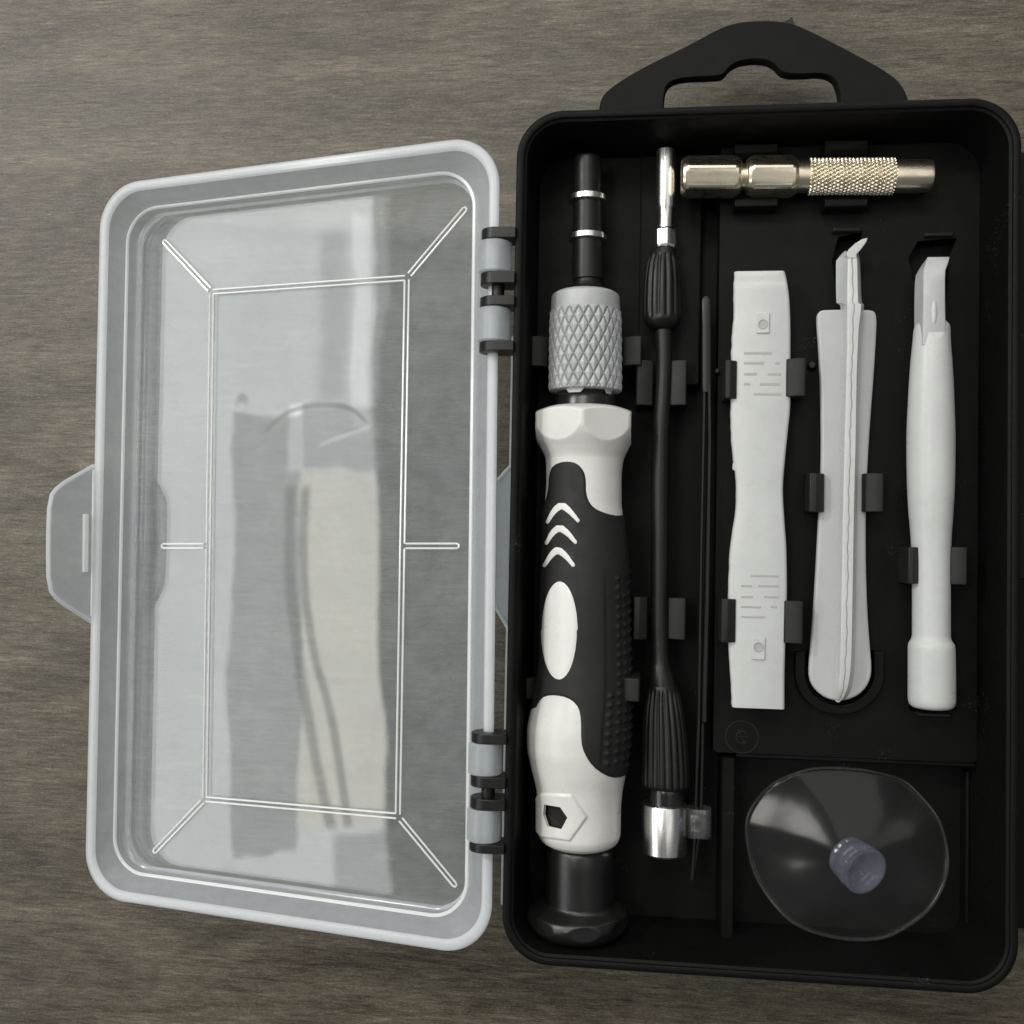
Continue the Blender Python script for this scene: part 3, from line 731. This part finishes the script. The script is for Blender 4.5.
# clear folded guard round the tips
m = MB(); L_ = []
for t_, py_ in ((0,808),(1,837)):
    c0 = at(686, py_, ZT); c1 = at(712, py_, ZT); hw = (c1[0]-c0[0])/2; cx0 = (c0[0]+c1[0])/2
    L_.append([(cx0+hw*.97*sx*(abs(cs)**.5), c0[1], ZT-.12+.24*sn) for a in np.linspace(0, 2*PI, 28, endpoint=False) for cs, sn in [(math.cos(a), math.sin(a))] for sx in [np.sign(cs)]])
v, f = loft(L_, cap0=False, cap1=False)
o = obj('tip_guard', v, f, SLEEVE, tw); sm = o.modifiers.new('s', 'SOLIDIFY'); sm.thickness = .03

# ================================================================== HEX BIT ADAPTER
ZB = -1.1
bit = empty('hex_bit_adapter', tuple(at(806, 177, ZB-.45)), 'silver metal hex adapter with a knurled barrel lying across the top of the case', 'bit adapter')
def xl(rows, n, z, shape=None, cy=lambda x: 177.0-(x-681)*.003):
    L_ = []
    for px_, hw in rows:
        c = at(px_, cy(px_), z); r = hw*cmpx(z); ring = []
        for k in range(n):
            a = 2*PI*k/n; rr_ = r
            if shape: rr_ = shape(r, a, px_)
            ring.append((c[0], c[1]+rr_*math.cos(a), c[2]+rr_*math.sin(a)))
        L_.append(ring)
    return loft(L_)
def hexr(r, a, px_): 
    a0 = math.radians(18); k = (a-a0) % (PI/3)-PI/6; return r*.935/math.cos(k)
def seg(x0, x1, r):      # hexagon whose corners are turned down at both ends
    hx = []
    n = 60
    def ring(px_, cap_, base=r):
        c = at(px_, 177-(px_-681)*.003, ZB); q_ = []
        for k in range(n):
            a = 2*PI*k/n; rr_ = min(hexr(base*cmpx(ZB), a, px_), cap_*cmpx(ZB)); q_.append((c[0], c[1]+rr_*math.cos(a), c[2]+rr_*math.sin(a)))
        return q_
    return loft([ring(x0, r*.80), ring(x0+1.5, r*.90), ring(x0+4, r*.97), ring(x0+7, r*1.045), ring(x1-7, r*1.045), ring(x1-4, r*.97), ring(x1-1.5, r*.90), ring(x1, r*.78)])
m = MB(); m.add(*seg(681, 741, 19.5)); m.add(*seg(746, 797, 19.5)); m.add(*xl([(738,13),(749,13)], 40, ZB)); m.build('hex_shank', NICKEL, bit, angle=14)
m = MB(); m.add(*xl([(794,12),(797,15.5),(808,15.5),(812,15)], 48, ZB)); m.build('neck', NICKEL, bit, angle=30)
def stud(r, a, px_): 
    u_ = a/(2*PI)*26; w_ = (px_-810)/7.6; s1 = abs(math.sin(PI*(u_+w_/1)))*abs(math.sin(PI*(u_-w_/1))); return r+.05*min(1, s1*1.5)
rows = [(807,12),(808,15)]+[(x, 15.6) for x in np.arange(809, 893, .9)]+[(893,15),(894,12)]
m = MB(); m.add(*xl(rows, 208, ZB, lambda r, a, x: stud(r, a, x) if 809 <= x < 893 else r)); m.build('knurled_barrel', NICKEL, bit, angle=50)
m = MB(); m.add(*xl([(888,13),(892,14.5),(894,15.6),(928,15.4),(930.5,14.8),(931.5,13.5),(930.5,11),(915,9)], 56, ZB)); m.build('socket_end', NICKEL, bit, angle=30)

# ================================================================== FLAT PRY BAR
pry = empty('flat_spudger', tuple(at(760, 490, -1.25)), 'flat white plastic pry bar with embossed dashes and a small hole near each end', 'pry tool')
lef = [(270,734.5),(285,734),(310,734),(330,732.5),(355,731.5),(400,731),(420,731),(450,732.5),(480,736),(500,736.5),(530,733),(560,729.5),(600,728.5),(640,728.5),(670,730),(690,731.5),(709,732)]
rig = [(270,785),(278,787),(300,790),(330,791),(370,791),(400,791),(430,788.5),(460,785.5),(490,783.5),(520,785),(550,787),(590,787.5),(640,786),(680,785),(709,785)]
ys = np.r_[np.linspace(271, 290, 8), np.linspace(296, 700, 60), np.linspace(703, 708.5, 3)]
Lx = pchip(*zip(*lef), ys); Rx = pchip(*zip(*rig), ys)
ztop = -.98; thk = .26
L_ = []
for y_, a_, b_ in zip(ys, Lx, Rx):
    lift = .22*(1-sstep(np.array(y_), 270, 287))**1.0; dip = 0
    zt_ = ztop - lift*1.0 if False else ztop-lift*.9
    th_ = thk*(1-.55*float(1-sstep(np.array(y_), 268, 285)))
    A = at(a_+1.0, y_, zt_); B = at(b_-1.0, y_, zt_)
    jag = rng.normal(0, .004)
    x0, x1, yw = A[0]+jag, B[0], (A[1]+B[1])/2
    L_.append([(x0-.01,yw,zt_-th_),(x1,yw,zt_-th_),(x1+.02,yw,zt_-.07),(x1,yw,zt_-.025),(x1-.05,yw,zt_),(x0+.05,yw,zt_),(x0,yw,zt_-.025),(x0-.02,yw,zt_-.07)])
v, f = loft(L_)
blade = obj('blade', v, f, PRY, pry, angle=50)
def flatbox(x0, y0, x1, y1, zb, zt_, b=.006):
    a = at(x0, y0, zt_); c = at(x1, y1, zt_); return box(*sorted((a[0], c[0])), *sorted((a[1], c[1])), zb, zt_)
for (x0, x1, y_) in ((744,772,353),(744,764,363),(775,780,363),(744,757,374),(768,781,374),(744,750,384),(760,780,384),(754,781,394),
                     (751,779,576),(741,752,586),(758,779,586),(741,753,597),(764,779,597),(741,761,607),(771,777,607),(741,765,617)):
    m = MB(); m.add(*flatbox(x0, y_-1.2, x1, y_+1.2, ztop-.02, ztop+.008)); m.build('grip_mark', MARK, blade, bevel=.004)
for (x0, y0, x1, y1, hx_, hy_) in ((756.5,313,769.5,333,763,324),(752,637,765,660,758.5,647)):
    m = MB(); m.add(*flatbox(x0, y0, x1, y1, ztop-.02, ztop+.035)); o = m.build('raised_pad', PRY, blade, bevel=.015)
    c = at(hx_, hy_, ztop+.037); r = 4.3*cmpx(ztop)
    v, f = loft([[(c[0]+r*k*math.cos(a), c[1]+r*k*math.sin(a), z) for a in np.linspace(0, 2*PI, 24, endpoint=False)] for z, k in ((ztop+.03,1.15),(ztop+.050,1.08),(ztop+.050,.92),(ztop+.036,.86))])
    obj('dimple', v, f, MARK, o)

# ================================================================== RIDGED PRY TOOL
rid = empty('ridged_spudger', tuple(at(843, 490, -1.5)), 'greyish white pry tool with a raised fin down its middle and a hooked tip', 'pry tool')
zr = -1.22
outl = [(817,318),(819,311),(826,309.5),(868,309.5),(875,311),(877,318),(876.5,335),(874,375),(870.5,420),(868,460),(866,510),(866,560),(867.5,610),(870,645),(872,668),(870.5,680),(864,691),(854,698),(840,701.5),(826,698.5),(815,690),(809.5,679),(809.5,664),(812,640),(816,580),(818.5,530),(821,490),(822,450),(821.5,400),(819.5,350)]
outl = chaikin(outl, 1)
P = pxpoly(outl, zr); c_ = P.mean(0)
def ins(P, d):
    n = len(P); Q = []
    for i in range(n):
        t = P[(i+1) % n]-P[i-1]; t = t/np.linalg.norm(t); Q.append(P[i]+np.array([-t[1], t[0]])*d)
    return np.array(Q)
v, f = loft([[(x,y,zr-.16) for x,y in P], [(x,y,zr-.03) for x,y in P], [(x,y,zr-.006) for x,y in ins(P,.02)], [(x,y,zr) for x,y in ins(P,.05)]])
paddle = obj('paddle', v, f, PRYG, rid, angle=60)
# fin: base on the paddle, tall blade beyond it; rows are (py, base-left px, crest-left, crest-right, base-right)
fr_ = [(251,845,848,856.5,858,-.84),(262,836,848,858,860,-.83),(285,836,847.5,858.5,861,-.78),(303,836.5,847.5,859,862,-.72),(305,840,847.5,862,864,-.72),(330,841.5,847.5,859.5,862,-.72),(380,840,846.5,857.5,860.5,-.72),(440,838.5,845,856.5,859.5,-.74),(500,837.5,843.5,855,858,-.76),(560,836.5,842.5,854,857,-.78),(620,835.5,841.5,853,856,-.8),(660,834.5,840.5,852,855,-.84),(680,833.5,839.5,850,854,-.9),(692,833,837.5,847,852,-.98),(700,834,836.5,843,846,-1.12)]
fa = np.array(fr_); yy = np.r_[np.linspace(251.5, 303, 12), 304.5, np.linspace(306, 700, 70)]
cols = [pchip(fa[:,0], fa[:,k], yy) for k in range(1, 6)]
L_ = []
for i, y_ in enumerate(yy):
    bl, c0, c1, br, zc = [c[i] for c in cols]; zb = zr-.10 if y_ > 304 else zr-.12
    wob = .010*math.sin(y_*.33)+.008*math.sin(y_*.11+1)
    A = at(bl, y_, zb); B = at(c0, y_, zc); C = at(c1, y_, zc); D_ = at(br, y_, zb)
    w_ = C[0]-B[0]; ym = B[1]
    L_.append([(A[0],A[1],zb),(A[0]*.75+B[0]*.25,A[1],zb+.04*1),(B[0]-.02,ym,zc-.10),(B[0],ym,zc-.02),(B[0]+.25*w_,ym,zc),(B[0]+.42*w_+wob,ym,zc-.004),(B[0]+.5*w_+wob,ym,zc-.04),(B[0]+.58*w_+wob,ym,zc-.002),(C[0]-.02,ym,zc),(C[0],ym,zc-.03),(D_[0],D_[1],zb)][::-1])
v, f = loft(L_)
fin = obj('fin', v, f, PRY, rid, angle=35)
# hooked tip
m = MB(); zt_ = -.85
m.add(*prism(pxpoly([(846.5,254),(849,249),(855,243.5),(862,239),(868,237.5),(866.5,242),(861,249.5),(856.5,254.5),(857,258),(848,258)], zt_+.03), zt_-.25, zt_+.03))
m.build('hook', PRY, rid, bevel=.02)
c = at(838, 700, -1.2); m = MB(); m.add(*prism([(c[0]+.06*math.cos(a), c[1]+.05*math.sin(a)) for a in np.linspace(0, 2*PI, 7, endpoint=False)], -1.3, -1.18)); m.build('sprue_nub', PRY, paddle)
m = MB(); m.add(*prism(pxpoly([(737,461),(733,463),(732.5,469),(735,471),(738,470)], -1.05), -1.12, -1.02)); m.build('sprue_nub', PRY, blade)

# ================================================================== ROUND SPUDGER
ZR = -1.05
rsp = empty('round_spudger', tuple(at(932, 490, -1.6)), 'white rounded pry stick with a bent flat blade at its top end, rightmost tool', 'pry tool')
rb = Lathe([(318,919,945),(322,915,949),(326,913.5,950.5),(340,912,951),(360,910,952.5),(400,907.5,954.5),(440,906,955.5),(480,906.5,955),(510,908,953.5),(540,910.5,951.5),(565,911.5,950.8),(600,911.8,950.8),(636,911.8,950.8),(640,911,951.5),(646,908,955),(650,907.5,955.5),(700,907.5,956),(706,908.5,955),(709.5,912,951.5),(711,920,943)], ZR, per=1.5, shape=lambda rad, t_, py: np.where(np.sin(t_) > .05, np.minimum(rad, (np.interp(py, [318,328,340,352], [-.74,-.73,-.66,-.50])-ZR)/np.maximum(np.sin(t_), .05)), rad))
obj('body', *rb.mesh(120), PRY, rsp, angle=50)
# blade: a thick strip with its left flank in view, bent at the end
m = MB(); L_ = []
for (y_, xl0, xl1, xr1, zc) in ((257,927,927.5,950,-1.02),(262,922,926,949,-.92),(270,917.5,924,946,-.80),(278,916.5,923.5,945.5,-.72),(300,916,923.5,945.5,-.70),(330,916,923,946,-.70),(345,918,922.5,945,-.72)):
    A = at(xl1, y_, zc); B = at(xr1, y_, zc); C = at(xl0, y_, zc-.3); t_ = .16 if y_ < 262 else .45
    L_.append([(C[0],A[1],zc-t_),(B[0]+.02,A[1],zc-t_),(B[0],A[1],zc-.02),(B[0]-.03,A[1],zc),(A[0]+.03,A[1],zc),(A[0],A[1],zc-.02)])
m.add(*loft(L_)); bl = m.build('bent_blade', PRYG, rsp, bevel=.012)
# scooped lens-shaped run-out between blade and body
c = at(934.5, 312, -.68); L_ = []
for k, z_ in ((1.0,-.72),(.85,-.695),(.55,-.675),(.2,-.668)):
    L_.append([(c[0]+(.07*k)*math.sin(a), c[1]+.30*k*math.cos(a), z_) for a in np.linspace(0, 2*PI, 28, endpoint=False)][::-1])
obj('thumb_ridge', *loft(L_), PRY, bl)

# ================================================================== SUCTION CUP
cup = empty('suction_cup', tuple(at(855, 860, FL)), 'clear soft suction cup with a short round knob lying in the lower right well', 'suction cup')
kc = at(850, 861, -1.45)
nr, na = 26, 120
edge = [(0,947,850),(15,944,880),(30,935,903),(45,920,921),(60,900,934),(80,872,942),(100,838,941),(118,806,930),(135,778,912),(150,758,886),(165,748,858),(180,746,830),(200,753,803),(218,773,781),(238,806,768),(258,838,768),(278,868,770),(300,903,780),(325,930,803),(343,943,826),(360,947,850)]
ea = np.array(edge, float); aa = np.linspace(0, 360, na, endpoint=False); ex2 = np.interp(aa, ea[:,0], ea[:,1]); ey2 = np.interp(aa, ea[:,0], ea[:,2])
ker = np.hanning(13)[1:-1]; ex2 = ex2+1.6*np.sin(np.radians(aa)*5+1)+1.2*np.sin(np.radians(aa)*11); ker /= ker.sum(); ex2 = np.convolve(np.r_[ex2[-5:], ex2, ex2[:5]], ker, 'valid'); ey2 = np.convolve(np.r_[ey2[-5:], ey2, ey2[:5]], ker, 'valid')
v = []; f = []
for j in range(nr+1):
    t_ = .10+.90*j/nr
    for i in range(na):
        a = math.radians(aa[i]); lift_ = .5*max(0, math.sin(a))**1.5; E_ = at(ex2[i], ey2[i], -2.02+lift_)
        P_ = kc*(1-t_)+E_*t_
        z_ = -1.40-(.62-lift_)*t_**1.08+.045*math.sin(a*3+1.0)*t_**2+.03*math.sin(a*7+2+t_*3)*t_**3+.035*math.sin(a*2-t_*5)*t_
        v.append((P_[0], P_[1], z_))
for j in range(nr):
    for i in range(na):
        k = (i+1) % na; f.append((j*na+i, j*na+k, (j+1)*na+k, (j+1)*na+i))
f.append(tuple(range(na)))
disc = obj('cup_disc', v, f, PVC, cup, angle=80); sm = disc.modifiers.new('s', 'SOLIDIFY'); sm.thickness = .06; sm.offset = -1
L_ = []
ed = [Vector(p) for p in v[-na:]]
m = MB(); m.add(*tube([np.array(p)+np.array([0,0,-.02]) for p in ed], .032, 6, True)); m.build('rim', clear('clear_rim', (.97,.97,.97), .035, (.6,.6,.58), .2, .5), disc)
# knob, leaning towards the lower right
ax0 = at(849, 858, -1.42); ax1 = at(866, 872, -.9); L_ = []
dr = (ax1-ax0); dl = np.linalg.norm(dr); dr /= dl; s_ = np.cross(dr, [0,0,1]); s_ /= np.linalg.norm(s_); u_ = np.cross(s_, dr)
for t_, r in ((-.1,.40),(0,.40),(.06,.375),(.35,.40),(.40,.435),(.48,.435),(.53,.40),(.62,.40),(.67,.44),(.76,.44),(.80,.42),(.90,.44),(.98,.445),(1.0,.40),(.97,.34),(.95,.12)):
    L_.append([ax0+dr*dl*t_+r*1.16*(math.cos(a)*s_+math.sin(a)*u_) for a in np.linspace(0, 2*PI, 40, endpoint=False)])
obj('knob', *loft(L_), PVCK, cup, angle=25)

# ================================================================== LIGHT
w = bpy.data.worlds.new('World'); S.world = w; w.use_nodes = True
bg = w.node_tree.nodes['Background']; bg.inputs[0].default_value = (.93,.97,1.0,1); bg.inputs[1].default_value = .13
def lamp(name, loc, target, sx, sy, power, col=(1,1,1), shape='RECTANGLE', spread=180, roll=0):
    l = bpy.data.lights.new(name, 'AREA'); l.shape = shape; l.size = sx; l.size_y = sy; l.energy = power; l.color = col; l.spread = math.radians(spread)
    o = bpy.data.objects.new(name, l); COL.objects.link(o); o.location = loc
    d = Vector(target)-Vector(loc); o.rotation_euler = (d.to_track_quat('-Z', 'Y').to_matrix() @ Matrix.Rotation(roll, 3, 'Z')).to_euler()
    return o
# ceiling lamp above the head of the case
lamp('ceiling_lamp', (-8, 40, 60), (2, 2, -2), 30, 22, 13500, (1,.975,.93))
lamp('metal_fill_lamp', (36, 16, 92), (6, 3, -2), 84, 64, 13500, (1,.985,.95))  # added area lamp, a bright overhead surface for the metal to reflect
lamp('far_window_lamp', (16, 94, 47), (5, 3, -2), 84, 24, 27000, (.98,.99,1))
lamp('overhead_lamp', (-27, 10, 82), (3, 0, -2), 24, 20, 13500, (1,.985,.95))
# the bright window side the lid mirrors: rays from the eye bounced off the lid panel
def mirror(px_, py_, dist):
    p = at_plane(px_, py_, pv+AN*D, AN); d = p-CP; d /= np.linalg.norm(d); r = d-2*(d@AN)*AN; return p, r
UVX, UVY, UVSX, UVSY, WSTR = 0, 1, 1, -1, 3.6
def refl_lamp(name, x0, y0, x1, y1, rad_, col, dist=70, skew=0):
    pc, rc = mirror((x0+x1)/2, (y0+y1)/2, 0); C_ = pc+rc*dist
    ax = []
    for (x, y) in ((x0,(y0+y1)/2),(x1,(y0+y1)/2),((x0+x1)/2,y0),((x0+x1)/2,y1)):
        p, r = mirror(x, y, 0); t_ = ((C_-p)@rc)/(r@rc); ax.append(p+r*t_)
    ux = ax[1]-ax[0]; uy = ax[3]-ax[2]; sx, sy = np.linalg.norm(ux), np.linalg.norm(uy)
    X_ = ux/sx; Z_ = rc; Y_ = np.cross(Z_, X_); 
    if Y_@uy < 0: pass
    l = bpy.data.lights.new(name, 'AREA'); l.shape = 'RECTANGLE'; l.size = sx; l.size_y = sy; l.energy = rad_*sx*sy*PI*PI/4/ (PI/4) /1.0; l.color = col
    l.energy = rad_*sx*sy*PI
    o = bpy.data.objects.new(name, l); COL.objects.link(o)
    Y_ /= np.linalg.norm(Y_)
    Mx = Matrix([[X_[0],Y_[0],Z_[0],C_[0]],[X_[1],Y_[1],Z_[1],C_[1]],[X_[2],Y_[2],Z_[2],C_[2]],[0,0,0,1]])
    o.matrix_world = Mx @ Matrix.Rotation(skew, 4, 'Z')
    return o
WX0, WX1, WY0, WY1 = 90, 420, 130, 980
wl = refl_lamp('window_lamp', WX0, WY0, WX1, WY1, 1.0, (1,1,1))
# the mirrored room's bright and dark shapes, painted across the lamp's emission
nt = wl.data.use_nodes = True; nt = wl.data.node_tree; em = nt.nodes['Emission']
tc = N(nt, 'ShaderNodeTexCoord'); sp = N(nt, 'ShaderNodeSeparateXYZ'); L(nt, tc.outputs['UV'], sp.inputs[0])
def mth(op, a, b=None, c=None):
    n = N(nt, 'ShaderNodeMath', operation=op)
    for i, x in enumerate((a, b, c)):
        if x is None: continue
        if isinstance(x, (int, float)): n.inputs[i].default_value = x
        else: L(nt, x, n.inputs[i])
    return n.outputs[0]
U_, V_ = sp.outputs[UVX], sp.outputs[UVY]
Xp = mth('MULTIPLY_ADD', U_, (WX1-WX0)*UVSX, WX0 if UVSX > 0 else WX1); Yp = mth('MULTIPLY_ADD', V_, (WY1-WY0)*UVSY, WY0 if UVSY > 0 else WY1)
nz = N(nt, 'ShaderNodeTexNoise', Scale=4.5, Detail=4); L(nt, tc.outputs['UV'], nz.inputs['Vector'])
wob = mth('MULTIPLY_ADD', nz.outputs['Fac'], 36, -18); Xw = mth('ADD', Xp, wob); Yw = mth('ADD', Yp, wob)
def st(x, e, w):            # 0 below e, 1 above
    n = N(nt, 'ShaderNodeMapRange', interpolation_type='SMOOTHSTEP'); L(nt, x, n.inputs[0]); n.inputs[1].default_value = e-w; n.inputs[2].default_value = e+w; return n.outputs[0]
def band(x, a, b, w): return mth('MULTIPLY', st(x, a, w), mth('SUBTRACT', 1, st(x, b, w)))
def rect(x0, x1, y0, y1, w=5): return mth('MULTIPLY', band(Xw, x0, x1, w), band(Yw, y0, y1, w))
def fade(v, m, k): return mth('MULTIPLY', v, mth('SUBTRACT', 1, mth('MULTIPLY', m, k)))
def curve(pts, w, y0, y1):
    cv = N(nt, 'ShaderNodeFloatCurve'); c0 = cv.mapping.curves[0]; cv.mapping.use_clip = False
    t = mth('DIVIDE', mth('SUBTRACT', Yp, y0), y1-y0); L(nt, t, cv.inputs['Value'])
    ps_ = [((y-y0)/(y1-y0), (x-200)/200) for x, y in pts]
    c0.points[0].location = ps_[0]; c0.points[1].location = ps_[-1]
    for p_ in ps_[1:-1]: c0.points.new(*p_)
    cv.mapping.update()
    xx = mth('MULTIPLY_ADD', cv.outputs[0], 200, 200); d = mth('ABSOLUTE', mth('SUBTRACT', mth('ADD', Xp, mth('MULTIPLY', wob, .3)), xx))
    return mth('MULTIPLY', mth('SUBTRACT', 1, st(d, w, w*.7)), band(Yp, y0, y1, 6))
val = mth('MULTIPLY_ADD', nz.outputs['Fac'], .3, .85)
val = fade(val, rect(232, 300, 412, 850, 4), .55)
val = fade(val, rect(300, 380, 405, 466, 5), .42)
val = fade(val, rect(318, 352, 225, 400, 11), .38)
val = fade(val, rect(356, 372, 205, 425, 4), -.35)
val = fade(val, rect(376, 420, 130, 480, 4), .7)
val = fade(val, rect(340, 395, 838, 960, 5), .45)
val = fade(val, rect(286, 300, 400, 470, 4), -.9)
val = fade(val, curve([(290,485),(289,560),(296,640),(318,760),(335,830)], 5.5, 485, 830), .62)
val = fade(val, curve([(306,485),(304,560),(312,640),(334,720),(352,830)], 4.5, 485, 830), .62)
def arc(pts, w, x0, x1):
    cv = N(nt, 'ShaderNodeFloatCurve'); c0 = cv.mapping.curves[0]; cv.mapping.use_clip = False
    L(nt, mth('DIVIDE', mth('SUBTRACT', Xp, x0), x1-x0), cv.inputs['Value'])
    ps_ = [((x-x0)/(x1-x0), (y-300)/200) for x, y in pts]
    c0.points[0].location = ps_[0]; c0.points[1].location = ps_[-1]
    for p_ in ps_[1:-1]: c0.points.new(*p_)
    cv.mapping.update()
    yy_ = mth('MULTIPLY_ADD', cv.outputs[0], 200, 300); d = mth('ABSOLUTE', mth('SUBTRACT', mth('ADD', Yp, mth('MULTIPLY', wob, .25)), yy_))
    return mth('MULTIPLY', mth('SUBTRACT', 1, st(d, w, w*.7)), band(Xp, x0, x1, 4))
val = fade(val, arc([(264,430),(280,414),(300,405),(330,402),(352,406),(368,418)], 2.6, 264, 368), .55)
val = fade(val, arc([(320,442),(336,436),(352,430),(370,424)], 2.4, 320, 372), -.55)
val = fade(val, arc([(236,400),(240,397),(244,399)], 5, 235, 246), .5)
edge = mth('ADD', Xw, mth('MULTIPLY', mth('ABSOLUTE', mth('SUBTRACT', Yp, 500)), -.05))
val = mth('MULTIPLY', val, mth('SUBTRACT', 1, st(edge, 376, 5)))
cream = rect(300, 420, 468, 830, 8)
cm = N(nt, 'ShaderNodeMix', data_type='RGBA'); L(nt, cream, cm.inputs[0]); cm.inputs[6].default_value = (.96,.99,1,1); cm.inputs[7].default_value = (1,.965,.84,1)
L(nt, cm.outputs[2], em.inputs['Color']); L(nt, mth('MULTIPLY', val, WSTR), em.inputs['Strength'])
lamp('spot_lamp', (-42.5, 33.5, 43.3), (-11.6, 9.8, -3.4), 7, 3, 13000, (1,.98,.94), roll=.5)

# ================================================================== RENDER
S.render.engine = 'CYCLES'
S.render.resolution_x = S.render.resolution_y = 1024
S.view_settings.view_transform = 'Standard'; S.view_settings.look = 'None'; S.view_settings.gamma = 1; S.view_settings.exposure = 0
S.view_settings.use_curve_mapping = False
S.cycles.transparent_max_bounces = 24; S.cycles.max_bounces = 10
